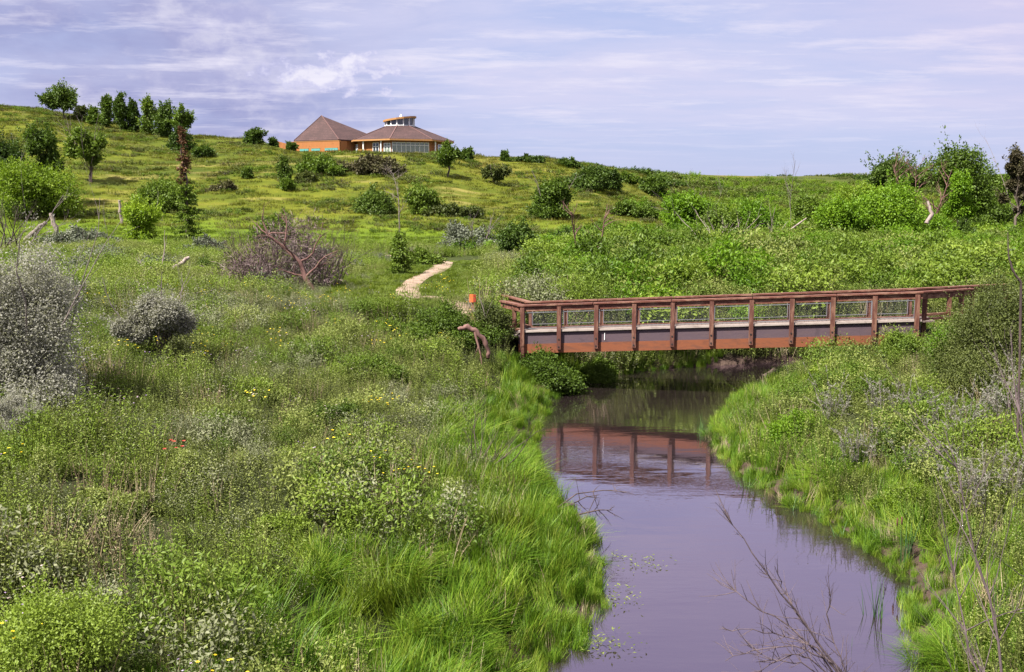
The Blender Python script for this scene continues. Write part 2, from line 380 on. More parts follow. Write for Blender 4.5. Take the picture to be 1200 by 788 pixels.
M['deadwood'] = bark_mat('bleached_wood', (.10, .066, .055), (.33, .27, .245))
M['grey_wood'] = bark_mat('grey_dead_wood', (.065, .048, .046), (.22, .175, .165))
M['twig'] = bark_mat('bare_twig', (.04, .026, .030), (.125, .09, .092), 20)
M['yellow'] = plain_mat('yellow_petal', (.80, .62, .02), .6)
M['pinkwhite'] = plain_mat('pale_seed_head', (.55, .44, .40), .8)
M['lilac'] = plain_mat('lilac_petal', (.48, .35, .55), .7)
M['red'] = plain_mat('red_petal', (.36, .035, .018), .6)
M['cattail'] = plain_mat('cattail_head', (.075, .032, .015), .9)
M['reed'] = leaf_mat('reed_blade', [(.035, .085, .03), (.075, .15, .045), (.14, .22, .07)], .3, 1)

def ground_material():
    m, t = new_mat('ground_soil_and_turf'); out = t.n('ShaderNodeOutputMaterial'); b = t.n('ShaderNodeBsdfPrincipled'); b.inputs['Roughness'].default_value = .95
    b.inputs['Specular IOR Level'].default_value = .1
    geo = t.n('ShaderNodeNewGeometry'); P = geo.outputs['Position']; sep = t.n('ShaderNodeSeparateXYZ'); t.l(P, sep.inputs[0])
    big = t.noise(t.mapping(P, (.018, .022, .02)), 1, 5, .6); med = t.noise(t.mapping(P, (.1, .16, .12)), 1, 6, .65); fine = t.noise(P, 1.6, 7, .75)
    # sloping turf: yellow green with olive, straw and dark herb patches
    hill = t.ramp(t.math('ADD', t.math('MULTIPLY', big, .45), t.math('MULTIPLY', med, .55)), [(.34, (.028, .040, .004)), (.45, (.066, .080, .006)), (.55, (.108, .115, .009)), (.68, (.155, .125, .027))])
    hill = t.mix(t.math('MULTIPLY', t.ramp(fine, [(.42, 0.0), (.66, 1.0)]), .55), hill, (.055, .085, .012))
    straw = t.ramp(t.noise(t.mapping(P, (.05, .15, .12), (9, 3, 1)), 1, 5, .6), [(.58, 0.0), (.70, 1.0)])
    hill = t.mix(t.math('MULTIPLY', straw, .55), hill, (.27, .21, .075))
    flat = t.ramp(t.math('ADD', t.math('MULTIPLY', med, .5), t.math('MULTIPLY', fine, .5)), [(.35, (.052, .085, .006)), (.6, (.112, .165, .010)), (.75, (.16, .20, .02))])
    soil = t.ramp(fine, [(.35, (.018, .022, .008)), (.65, (.045, .055, .018))])
    my = t.n('ShaderNodeMapRange', interpolation_type='SMOOTHSTEP'); t.l(sep.outputs[1], my.inputs[0]); my.inputs[1].default_value = 145; my.inputs[2].default_value = 172
    mf = t.n('ShaderNodeMapRange', interpolation_type='SMOOTHSTEP'); t.l(t.math('ADD', sep.outputs[1], t.math('MULTIPLY', med, 14)), mf.inputs[0]); mf.inputs[1].default_value = 88; mf.inputs[2].default_value = 112
    c = t.mix(mf.outputs[0], soil, t.mix(my.outputs[0], flat, hill))
    mo = t.n('ShaderNodeMapRange', interpolation_type='SMOOTHSTEP'); t.l(sep.outputs[1], mo.inputs[0]); mo.inputs[1].default_value = 285; mo.inputs[2].default_value = 345
    rt = t.n('ShaderNodeMapRange', interpolation_type='SMOOTHSTEP'); t.l(t.math('DIVIDE', sep.outputs[0], sep.outputs[1]), rt.inputs[0]); rt.inputs[1].default_value = .09; rt.inputs[2].default_value = .19
    c = t.mix(t.math('MULTIPLY', t.math('MAXIMUM', mo.outputs[0], t.math('MULTIPLY', rt.outputs[0], my.outputs[0])), .9), c, t.ramp(t.noise(t.mapping(P, (.03, .012, .03), (4, 4, 0)), 1, 6, .7), [(.36, (.022, .036, .007)), (.5, (.058, .068, .012)), (.66, (.12, .10, .026))]))
    mud = t.n('ShaderNodeMapRange'); t.l(t.math('ADD', sep.outputs[2], t.math('MULTIPLY', fine, .25)), mud.inputs[0]); mud.inputs[1].default_value = .34; mud.inputs[2].default_value = .62; mud.inputs[3].default_value = 1; mud.inputs[4].default_value = 0
    c = t.mix(mud.outputs[0], c, t.ramp(fine, [(.3, (.035, .022, .018)), (.7, (.11, .075, .06))]))
    t.l(c, b.inputs['Base Color'])
    bp = t.n('ShaderNodeBump'); bp.inputs['Strength'].default_value = .8; bp.inputs['Distance'].default_value = .35; t.l(t.math('ADD', fine, t.math('MULTIPLY', med, .6)), bp.inputs['Height']); t.l(bp.outputs[0], b.inputs['Normal'])
    t.l(b.outputs[0], out.inputs[0]); return m

def axis(a, b, dense_a, dense_b, s0, grow, smax):
    pts = list(np.arange(dense_a, dense_b+s0/2, s0))
    x, s = pts[-1], s0
    while x < b: s = min(s*grow, smax(x)); x += s; pts.append(x)
    x, s = pts[0], s0; left = []
    while x > a: s = min(s*grow, smax(x)); x -= s; left.append(x)
    return np.array(left[::-1]+pts)
def build_ground():
    lim = lambda x: 2.2 if abs(x) < 330 else 60
    X = axis(-2500, 2500, -12, 20, .25, 1.05, lim); Y = axis(-60, 3200, 8, 52, .25, 1.04, lim)
    gx, gy = np.meshgrid(X, Y); Z = terrain(gx.ravel(), gy.ravel())
    V = np.stack([gx.ravel(), gy.ravel(), Z], 1); nx, ny = len(X), len(Y)
    i, j = np.meshgrid(np.arange(ny-1), np.arange(nx-1), indexing='ij'); k = (i*nx+j).ravel()
    o = MB().add(V, np.stack([k, k+1, k+nx+1, k+nx], 1)).build('ground', ground_material(), smooth_=True)
    tag(o, 'sloping prairie ground rising from the creek banks to the hilltop', 'ground', kind='structure')
build_ground()

def water_material():
    m, t = new_mat('creek_water'); out = t.n('ShaderNodeOutputMaterial')
    geo = t.n('ShaderNodeNewGeometry'); P = geo.outputs['Position']
    df = t.n('ShaderNodeBsdfDiffuse'); df.inputs[0].default_value = (.020, .014, .014, 1)
    gl = t.n('ShaderNodeBsdfGlossy'); gl.inputs['Roughness'].default_value = .012; gl.inputs['Color'].default_value = (.90, .85, 1.0, 1)
    fr = t.n('ShaderNodeFresnel'); fr.inputs['IOR'].default_value = 1.75
    r1 = t.noise(t.mapping(P, (1.2, 3.6, 1)), 1.4, 3, .5); r2 = t.noise(t.mapping(P, (2, 7, 1)), 2.6, 2, .5)
    patch = t.ramp(t.noise(t.mapping(P, (.25, .5, 1), (2, .6, 0)), 1, 2), [(.46, .2), (.62, 1.0)])
    r0 = t.noise(t.mapping(P, (.5, 1.5, 1), (5, 2, 0)), 1, 3, .5)
    h = t.math('ADD', t.math('MULTIPLY', t.math('ADD', t.math('MULTIPLY', r1, .6), t.math('MULTIPLY', r2, .4)), patch), t.math('MULTIPLY', r0, 1.3))
    bp = t.n('ShaderNodeBump'); bp.inputs['Strength'].default_value = .085; bp.inputs['Distance'].default_value = .05; t.l(h, bp.inputs['Height'])
    for n in (gl, fr): t.l(bp.outputs[0], n.inputs['Normal'])
    mx = t.n('ShaderNodeMixShader'); t.l(t.math('ADD', t.math('MULTIPLY', fr.outputs[0], 1.45), .10, True), mx.inputs[0]); t.l(df.outputs[0], mx.inputs[1]); t.l(gl.outputs[0], mx.inputs[2])
    t.l(mx.outputs[0], out.inputs[0]); return m
def build_water():
    V = [(-9, -25, 0), (9, -25, 0), (90, 44, 0), (90, 64, 0), (30, 52, 0), (-3, 50, 0), (-6, 20, 0)]
    o = MB().add(V, [(0, 1, 2, 3, 4, 5, 6)]).build('creek_water', water_material())
    tag(o, 'calm lavender creek water reflecting the sky and the footbridge', 'water', kind='structure')
build_water()

PATH = [(-.9, 38.6), (-2.4, 43.5), (-4.2, 48)]+[tuple(hit(*q)[:2]) for q in ((484, 354), (477, 344), (479, 335), (492, 327), (506, 321), (517, 315))]+[(-5.0, 80), (-8, 87), (-16, 96)]
def path_points():
    P = np.array(PATH); t = np.concatenate([[0], np.cumsum(np.hypot(*np.diff(P, axis=0).T))]); tt = np.linspace(0, t[-1], 120)
    return np.stack([np.convolve(np.pad(np.interp(tt, t, P[:, k]), 4, 'edge'), np.ones(9)/9, 'valid') for k in (0, 1)], 1)
PPTS = path_points()
def path_dist(x, y): return np.min(np.hypot(x[:, None]-PPTS[None, :, 0], y[:, None]-PPTS[None, :, 1]), axis=1)
def build_path():
    d = np.gradient(PPTS, axis=0); d /= np.linalg.norm(d, axis=1)[:, None]; n = np.stack([-d[:, 1], d[:, 0]], 1)
    rows = []
    w = .50 + .22*(vnoise(np.arange(120)*.12, np.zeros(120), 77)-.3)
    for k in np.linspace(-1, 1, 7):
        xy = PPTS + n*(w*k)[:, None]; z = terrain(xy[:, 0], xy[:, 1]) + .10 - .05*abs(k)
        rows.append(np.column_stack([xy, z]))
    V = np.stack(rows, 1).reshape(-1, 3)
    i, j = np.meshgrid(np.arange(119), np.arange(6), indexing='ij'); k = (i*7+j).ravel()
    m, t = new_mat('trail_dirt'); out = t.n('ShaderNodeOutputMaterial'); b = t.n('ShaderNodeBsdfPrincipled'); b.inputs['Roughness'].default_value = .95
    geo = t.n('ShaderNodeNewGeometry'); nz = t.noise(geo.outputs['Position'], 1.5, 7, .7)
    t.l(t.ramp(nz, [(.35, (.12, .075, .052)), (.5, (.21, .145, .10)), (.68, (.29, .22, .16))]), b.inputs['Base Color']); t.l(b.outputs[0], out.inputs[0])
    o = MB().add(V, np.stack([k, k+7, k+8, k+1], 1)).build('path', m, smooth_=True)
    tag(o, 'narrow bare dirt trail curving through the weeds behind the footbridge', 'path', kind='structure')
build_path()

# ------------------------------------------------------------------ visitor centre on the hill
def build_visitor_centre():
    Y0, S = 248.0, 248/1200*1.003
    c = at(469, 181, Y0); z0 = float(at(469, 182.5, 237)[2])
    root = thing('visitor_centre', (c[0], Y0, z0), 'orange timber visitor centre with pyramid roof and glazed octagonal pavilion on the hilltop', 'building', rz=R(7.4))
    wood = wood_mat('orange_cladding', (.17, .055, .012), (.36, .135, .028), (.24, .11, .05), .4, 2, .8)
    shingle, t = new_mat('cedar_shingles'); out = t.n('ShaderNodeOutputMaterial'); b = t.n('ShaderNodeBsdfPrincipled'); b.inputs['Roughness'].default_value = .85
    tc = t.n('ShaderNodeTexCoord'); n = t.noise(t.mapping(tc.outputs['Object'], (2.2, 2.2, 6)), 1.2, 4, .8); n2 = t.noise(tc.outputs['Object'], .35, 3)
    sp = t.n('ShaderNodeSeparateXYZ'); t.l(tc.outputs['Object'], sp.inputs[0]); cs = t.math('FRACT', t.math('MULTIPLY', sp.outputs[2], 2.4))
    f = t.math('ADD', t.math('MULTIPLY', n, .6), t.math('ADD', t.math('MULTIPLY', n2, .3), t.math('MULTIPLY', cs, .12)))
    n3 = t.noise(t.mapping(tc.outputs['Object'], (5, 5, 9)), 1.3, 3, .8); f = t.math('ADD', f, t.math('MULTIPLY', t.math('SUBTRACT', n3, .5), .5)); t.l(t.ramp(f, [(.35, (.016, .006, .006)), (.52, (.038, .015, .014)), (.68, (.08, .04, .037))]), b.inputs['Base Color']); t.l(b.outputs[0], out.inputs[0])
    fascia = wood_mat('fascia_board', (.25, .11, .03), (.38, .19, .055), (.30, .18, .09), .3, 0)
    white = plain_mat('white_paint', (.78, .78, .76), .5, 0, .05)
    darkm = plain_mat('dark_soffit', (.05, .03, .025), .8)
    roofcap = plain_mat('ridge_board', (.11, .055, .05), .8)
    def glass(name, c, r=.08):
        m, t = new_mat(name); o = t.n('ShaderNodeOutputMaterial'); p = t.n('ShaderNodeBsdfPrincipled'); p.inputs['Base Color'].default_value = (*c, 1)
        p.inputs['Roughness'].default_value = r; p.inputs['Specular IOR Level'].default_value = .9; t.l(p.outputs[0], o.inputs[0]); return m
    g_green, g_blue, g_dark, g_teal = glass('green_grey_glass', (.16, .20, .15)), glass('blue_glass', (.12, .15, .36)), glass('dark_glass', (.03, .04, .05)), glass('turquoise_glass', (.10, .29, .28))
    oct_ = [R(a) for a in (-101.5, -56.5, -11.5, 33.5, 78.5, 123.5, 168.5, 213.5)]
    P = lambda r, a: np.array([r*math.sin(a), -r*math.cos(a)])
    RW, RE, H = 11.7, 12.9, 3.45
    def ring(r, z): return np.array([[*P(r, a), z] for a in oct_])
    # wall
    V = np.vstack([ring(RW, -3), ring(RW, H+.15)]); MB().add(V, [(i, (i+1) % 8, (i+1) % 8+8, i+8) for i in range(8)]).build('wall', wood, root)
    # roof with thickness
    RC, HC = 3.6, 7.3
    V = np.vstack([ring(RE, H+.28), ring(RC, HC), ring(RE, H+.18), ring(RC, HC-.12)])
    F = [(i, (i+1) % 8, (i+1) % 8+8, i+8) for i in range(8)] + [((i+1) % 8+16, i+16, i+24, (i+1) % 8+24) for i in range(8)] + [(i+16, (i+1) % 8+16, (i+1) % 8, i) for i in range(8)]
    roof = MB().add(V, F).build('roof', shingle, root)
    mb = MB()
    for i in range(8): mb.beam(ring(RE, H+.33)[i], ring(RC, HC+.05)[i], .22, .1)
    mb.build('ridge', roofcap, roof)
    V = np.vstack([ring(RE+.06, H-.10), ring(RE+.06, H+.24), ring(RE-.2, H-.10), ring(RE-.2, H+.24)])
    F = [(i, (i+1) % 8, (i+1) % 8+8, i+8) for i in range(8)] + [(i+16, i, (i+1) % 8, (i+1) % 8+16)[::-1] for i in range(8)] + [(i+8, (i+1) % 8+8, (i+1) % 8+24, i+24) for i in range(8)]
    MB().add(V, F).build('fascia', fascia, root)
    V = np.vstack([ring(RE-.21, H+.0), ring(RW-.3, H+.02)]); MB().add(V, [(i+8, (i+1) % 8+8, (i+1) % 8, i) for i in range(8)]).build('soffit', darkm, root)
    # facet-mounted things
    def on_facet(k, s, z, outw=0.0, r=RW):
        a, b2 = P(r, oct_[k]), P(r, oct_[k+1]); p = a+(b2-a)*s; d = (b2-a)/np.linalg.norm(b2-a); nrm = np.array([d[1], -d[0]])
        return np.array([*(p+nrm*outw), z])
    def window(k, s0, s1, za, zb, nx, ny, g, parent=root, r=RW, name='window', fw=.12, zmid=None):
        L = np.linalg.norm(P(r, oct_[k+1])-P(r, oct_[k])); f = MB()
        zs = [za, zb] if ny == 1 else ([za, zmid, zb] if zmid else list(np.linspace(za, zb, ny+1)))
        for i in range(nx+1):
            s = s0+(s1-s0)*i/nx; f.beam(on_facet(k, s, za, .09, r), on_facet(k, s, zb, .09, r), fw, .10, up=(.3, .8, 0))
        for z in zs: f.beam(on_facet(k, s0, z, .075, r), on_facet(k, s1, z, .075, r), .13, fw)
        fo = f.build(name, white, parent)
        V = [on_facet(k, s0, za, .05, r), on_facet(k, s1, za, .05, r), on_facet(k, s1, zb, .05, r), on_facet(k, s0, zb, .05, r)]
        MB().add(V, [(0, 1, 2, 3)]).build('pane', g, fo)
        return fo
    window(2, .0+.03, .985, .75, 2.95, 8, 2, g_green, zmid=2.35, fw=.10)
    window(3, .42, .97, .45, 2.8, 5, 2, g_blue, zmid=2.2)
    window(0, .18, .96, .5, 2.8, 4, 2, g_blue, zmid=2.2)
    window(1, .46, .64, .35, 2.9, 2, 2, g_dark, zmid=2.1)
    d = window(1, .80, .985, .0, 2.75, 2, 2, g_green, name='door', fw=.16, zmid=2.1); hb = MB(); hb.beam(on_facet(1, .905, .95, .2), on_facet(1, .905, 1.35, .2), .05, .05, up=(0, 1, 0)); hb.build('handle', darkm, d)
    for k, s in ((1, .20), (1, .74), (3, .20)):
        mb = MB(); mb.tube([on_facet(k, s, -1.2, .55), on_facet(k, s, H+.05, .55)], .17, 10); mb.build('pillar', white, root, smooth_=True)
    # clerestory lantern with tilted roof
    nC = 14; th = np.arange(nC)*2*math.pi/nC
    rc = lambda r, z: np.stack([r*np.cos(th), r*np.sin(th), z], 1)
    top = HC + 1.5 + .5*np.cos(th)
    V = np.vstack([rc(3.35, np.full(nC, HC-.6)), rc(3.35, top)]); cl = MB().add(V, [(i, (i+1) % nC, (i+1) % nC+nC, i+nC) for i in range(nC)]).build('clerestory', g_dark, root)
    mb = MB()
    for i in range(nC): mb.beam(rc(3.42, np.full(nC, HC-.1))[i], rc(3.42, top)[i], .24, .14, up=(.4, .7, 0))
    mb.tube(np.vstack([rc(3.44, np.full(nC, HC+.05)), rc(3.44, np.full(nC, HC+.05))[:1]]), .12, 4)
    mb.build('mullion', white, cl)
    V = np.vstack([rc(3.95, top), rc(3.95, top+.42), [[0, 0, top.mean()]], [[0, 0, top.mean()+.75]]]); n2 = 2*nC
    F3 = [((i+1) % nC, i, n2) for i in range(nC)] + [(i+nC, (i+1) % nC+nC, n2+1) for i in range(nC)]
    rf = MB().add(V, F3); rf.f.append(np.array([(i, (i+1) % nC, (i+1) % nC+nC, i+nC) for i in range(nC)])); rf.m.append(np.zeros(nC, int)); rf.r.append(np.random.rand(nC))
    rf.build('lantern_roof', fascia, root)
    mb = MB(); mb.tube([(.3, 0, HC+2.2), (.3, 0, HC+2.6), (.3, 0, HC+2.9)], [.3, .25, .1], 8); mb.build('roof_vent', white, root)
    # pyramid hall
    x = lambda px: (px-469)*S
    A = np.array([x(380), 3, 9.9]); zb = 3.9
    L, Fc, Rc, B = np.array([x(348.5), 1.5, zb]), np.array([x(400.5), -6.5, zb-.1]), np.array([x(455), 3, zb]), np.array([x(402), 13, zb])
    V = [A, L, Fc, Rc, B, L-[0, 0, .22], Fc-[0, 0, .22], Rc-[0, 0, .22], B-[0, 0, .22]]
    mb = MB().add(V, [(0, 1, 2), (0, 2, 3), (0, 3, 4), (0, 4, 1)]); mb.f.append(np.array([(5, 6, 2, 1), (6, 7, 3, 2), (7, 8, 4, 3), (8, 5, 1, 4)])); mb.m.append(np.zeros(4, int)); mb.r.append(np.random.rand(4))
    mb.f.append(np.array([(8, 7, 6, 5)])); mb.m.append(np.zeros(1, int)); mb.r.append(np.random.rand(1))
    hr = mb.build('pyramid_roof', shingle, root)
    mb = MB()
    for q in (L, Fc): mb.beam(q+[0, 0, .05], A+[0, 0, .05], .2, .12)
    mb.build('ridge', roofcap, hr)
    ctr = (L+Fc+Rc+B)/4
    q = [ctr+(p-ctr)*.93 for p in (L, Fc, Rc, B)]
    V = [p*[1, 1, 0]+[0, 0, -3] for p in q] + [p-[0, 0, .23] for p in q]
    MB().add(V, [(0, 1, 5, 4), (1, 2, 6, 5), (2, 3, 7, 6), (3, 0, 4, 7)]).build('hall_wall', wood, root)
    a, b2 = np.array([x(347), -1.6, 0]), np.array([x(402), -9.0, 0]); e = np.array([x(409), -6.6, 0])
    mb = MB(); zt = 3.35
    mb.beam(a+[0, 0, zt/2-1], b2+[0, 0, zt/2-1], .2, zt+2); mb.beam(b2+[.1, .12, zt/2-1], e+[0, 0, zt/2-1], .2, zt+2)
    mb.build('terrace_wall', wood, root)
    mb = MB()
    for p, p2 in ((a, b2),): mb.beam(p+[0, -.02, zt+.06], p2+[0, -.02, zt+.06], .3, .1)
    mb.build('coping', fascia, root)
    dv = (b2-a)/np.linalg.norm(b2-a); nv = np.array([dv[1], -dv[0], 0])
    for p0, p1 in ((357, 367), (370.4, 380), (385.6, 400)):
        s0, s1 = (p0-347)/55, (p1-347)/55
        q0, q1 = a+(b2-a)*s0+nv*.13, a+(b2-a)*s1+nv*.13
        mb = MB(); mb.beam(q0+[0, 0, 1.5], q1+[0, 0, 1.5], .08, .56); w = mb.build('window', g_teal, root)
        mb = MB(); mb.beam(q0+nv*.03+[0, 0, 1.83], q1+nv*.03+[0, 0, 1.83], .12, .1); mb.build('frame', fascia, w)
    f = at(325, 173, 249); g = at(343, 174, 247)
    fo = MB()
    pa, pb = np.array([f[0], f[1], tz(f[0], f[1])]), np.array([g[0], g[1], tz(g[0], g[1])])
    for i in range(20):
        p = pa+(pb-pa)*i/20+[0, 0, .75]; q2 = pa+(pb-pa)*(i+.9)/20+[0, 0, .75]; fo.beam(p, q2, .05, 1.9+.04*(i % 3))
    o = fo.build('wooden_fence', wood); tag(o, 'short orange plank fence at the left end of the hilltop building', 'fence')
build_visitor_centre()

# ------------------------------------------------------------------ footbridge
def build_bridge():
    A, B = np.array(at(613, 414, 37.6)), np.array(at(1072, 403.3, 34.7))
    e = (B-A)/np.linalg.norm(B-A); n = np.array([-e[1], e[0], 0]); n /= np.linalg.norm(n); W = 1.35
    root = thing('footbridge', tuple(A*[1, 1, 0]), 'reddish brown timber footbridge with mesh railings crossing the creek', 'footbridge')
    off = -(A*[1, 1, 0])
    red = wood_mat('red_stained_timber', (.048, .012, .007), (.125, .034, .017), (.23, .13, .085), .7, 0)
    redv = wood_mat('red_stained_post', (.036, .009, .006), (.105, .029, .015), (.21, .11, .07), .6, 2)
    orange = wood_mat('orange_beam', (.115, .030, .010), (.20, .060, .019), (.085, .030, .016), .6, 0, 2)
    purple = wood_mat('shade_tinted_board', (.046, .028, .038), (.078, .049, .060), (.08, .048, .05), .5, 0, 2)  # deck overhang's shadow painted into the board as a violet-grey tone
    pale = wood_mat('worn_pale_board', (.21, .165, .145), (.37, .32, .285), (.15, .10, .085), .5, 0)
    deckm = wood_mat('deck_plank', (.060, .042, .035), (.12, .085, .07), (.15, .12, .10), .4, 1)
    steel = plain_mat('galvanised_steel', (.15, .15, .17), .6, .2, .1)
    bolt = plain_mat('rusty_bolt', (.02, .014, .013), .6, .3)
    q = lambda t, side, z: A+(B-A)*t + n*(W*side) + np.array([0, 0, z]) + off
    for s, o in ((0, 0), (1, 1)):
        m = MB(); so = -1 if s == 0 else 1
        m.beam(q(-.012, s, .17), q(1.012, s, .17), .14, .34); m.build('beam', orange, root)
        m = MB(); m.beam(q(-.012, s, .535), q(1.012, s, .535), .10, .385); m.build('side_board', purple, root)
        m = MB(); m.beam(q(-.012, s, .82 if s == 0 else .80)+n*so*.03, q(1.012, s, .82 if s == 0 else .80)+n*so*.03, .20 if s == 0 else .1, .075 if s == 0 else .05); m.build('kerb_rail', pale if s == 0 else redv, root)
        N = 11
        m = MB(); m.beam(q(-.012, s, 1.64), q(1.012, s, 1.64), .09, .18); m.build('rail_board', red, root)
        m = MB()
        for i in range(5):
            m.beam(q(-.015+i*.206, s, 1.77), q(-.015+(i+1)*.206-.002, s, 1.77), .24, .055)
        m.build('handrail', red, root)
        for i in range(N):
            t = i/(N-1); m = MB(); lo = .13 if 0 < i else -.6
            p0, p1 = q(t, s, lo)+n*so*.135, q(t, s, 1.70)+n*so*.135
            m.beam(p0, p1, .15, .11, up=n); po = m.build('post', redv, root)
            if s == 0 and i > 0:
                for z in (.22, .50):
                    bm_ = MB(); bm_.tube([q(t, s, z)-n*.19, q(t, s, z)-n*.205], [.035, .03], 8); bm_.cap(bm_.v[-1][8:16]); bm_.build('bolt', bolt, po)
        for i in range(N-1):
            t0, t1 = (i+.055)/(N-1), (i+1-.055)/(N-1); fm, wm = MB(), MB()
            for a, b in ((q(t0, s, .92), q(t1, s, .92)), (q(t0, s, 1.50), q(t1, s, 1.50)), (q(t0, s, .90), q(t0, s, 1.52)), (q(t1, s, .90), q(t1, s, 1.52))):
                fm.beam(a+n*so*.02, b+n*so*.02, .022, .022, up=n)
            for k in range(1, 22): t = t0+(t1-t0)*k/22; wm.tube([q(t, s, .92), q(t, s, 1.50)], .0010, 3)
            for k in range(1, 11): z = .92+.58*k/11; wm.tube([q(t0, s, z), q(t1, s, z)], .0010, 3)
            p = fm.build('panel_frame', steel, root); wm.build('wire_mesh', steel, p)
    L = np.linalg.norm(B-A); nd = int(L/.15); m = MB()
    for i in range(-4, nd+4):
        a = q((i+.5)/nd, -.06, .765); b = q((i+.5)/nd, 1.06, .765); m.beam(a, b, .138, .045)
    m.build('deck', deckm, root)
    # splayed ends
    def wing(pts, zs, name, posts):
        m = MB(); 
        for (p, p2, z, z2) in zip(pts[:-1], pts[1:], zs[:-1], zs[1:]):
            m.beam(p+[0, 0, z+1.63], p2+[0, 0, z2+1.63], .085, .2); m.beam(p+[0, 0, z+1.77], p2+[0, 0, z2+1.77], .22, .055); m.beam(p+[0, 0, z+.83], p2+[0, 0, z2+.83], .1, .08)
        w = m.build('wing_rail', red, root)
        for p, z in posts:
            m = MB(); m.beam(p+[0, 0, z+.2], p+[0, 0, z+1.70], .15, .12, up=n); m.build('post', redv, w)
    za, zb = A[2], B[2]
    flat = lambda p: np.array([p[0], p[1], 0])+off
    a0, a1 = q(0, 0, 0)-[0, 0, za], flat(at(588, 360, 39.6))
    wing([a0-e*.02, a1], [za, za-.02], 'w', [(a0*.6+a1*.4, za)])
    b0, b1 = q(0, 1, 0)-[0, 0, za], flat(at(588, 360, 42.4))
    wing([b0-e*.02, b1], [za, za-.02], 'w', [(b0*.75+b1*.25, za), (b0*.2+b1*.8, za)])
    c0, c1 = q(1, 0, 0)-[0, 0, zb], flat(at(1139, 350, 36.1))
    wing([c0+e*.03, c1], [zb, zb+.0], 'w', [(c0*.86+c1*.14, zb), (c0*.2+c1*.8, zb), (c1, zb)])
    d0, d1 = q(1, 1, 0)-[0, 0, zb], flat(at(1178, 350, 37.6))
    wing([d0+e*.02, d1], [zb, zb+.05], 'w', [(d0*.6+d1*.4, zb), (d1, zb)])
    # steps of pale planks at the left landing
    m = MB()
    for i in range(7):
        p = q(-.012, .5, .70)-e*(.16*i+.10)+n*.12*i; m.beam(p-n*.95, p+n*.95, .14, .05)
    m.build('landing', pale, root)
    m = MB(); m.tube([q(.222, 0, .42)-n*.06, q(.222, 0, .68)-n*.06], .014, 6); m.build('white_marker', plain_mat('white_marker_paint', (.75, .75, .75)), root)
build_bridge()

# small orange-red trail marker
def build_marker():
    p = hit(554, 378); Yp = p[1]; s = Yp/1200
    root = thing('trail_marker', (p[0], p[1], tz(p[0], p[1])-.1), 'small orange and red trail marker post among weeds left of the footbridge', 'sign')
    top = at(554, 345, Yp)[2]-root.location.z
    MB().beam((0, 0, 0), (0, 0, top-.02), .09, .07, up=(0, 1, 0)).build('post', plain_mat('marker_post', (.20, .09, .04), .8), root)
    MB().box((0, -.06, top-.16), (.26, .035, .32)).build('plate', plain_mat('orange_plate', (.62, .15, .04), .5), root)
    MB().box((.075, -.082, top-.16), (.10, .008, .28)).build('stripe', plain_mat('red_stripe', (.32, .03, .02), .5), root)
build_marker()

# ------------------------------------------------------------------ plants that can be told apart
def crown(rng, blobs, n, L, W, mb=None, mat=0, droop=.2, shell=.55, up=.5):
    mb = mb or MB()
    C = np.array([b[0] for b in blobs]); Rr = np.array([b[1] for b in blobs])
    w = Rr[:, 0]*Rr[:, 2]; k = rng.choice(len(blobs), n, p=w/w.sum())
    d = rng.normal(size=(n, 3)); d /= np.linalg.norm(d, axis=1)[:, None]
    rr = shell+(1-shell)*rng.random(n)**.7; rr *= 1+.24*rng.normal(size=n)
    P = C[k]+d*Rr[k]*rr[:, None]
    D = d*.6+rng.normal(size=(n, 3))*.6; D[:, 2] -= droop
    N = d*.7+rng.normal(size=(n, 3))*.55; N[:, 2] += up
    sz = .7+.6*rng.random(n)
    br = rng.random(len(blobs))[k]
    return mb.leaves(P, D, N, L*sz, W*sz, mat, np.clip(.55*rng.random(n)+.45*br, 0, 1))
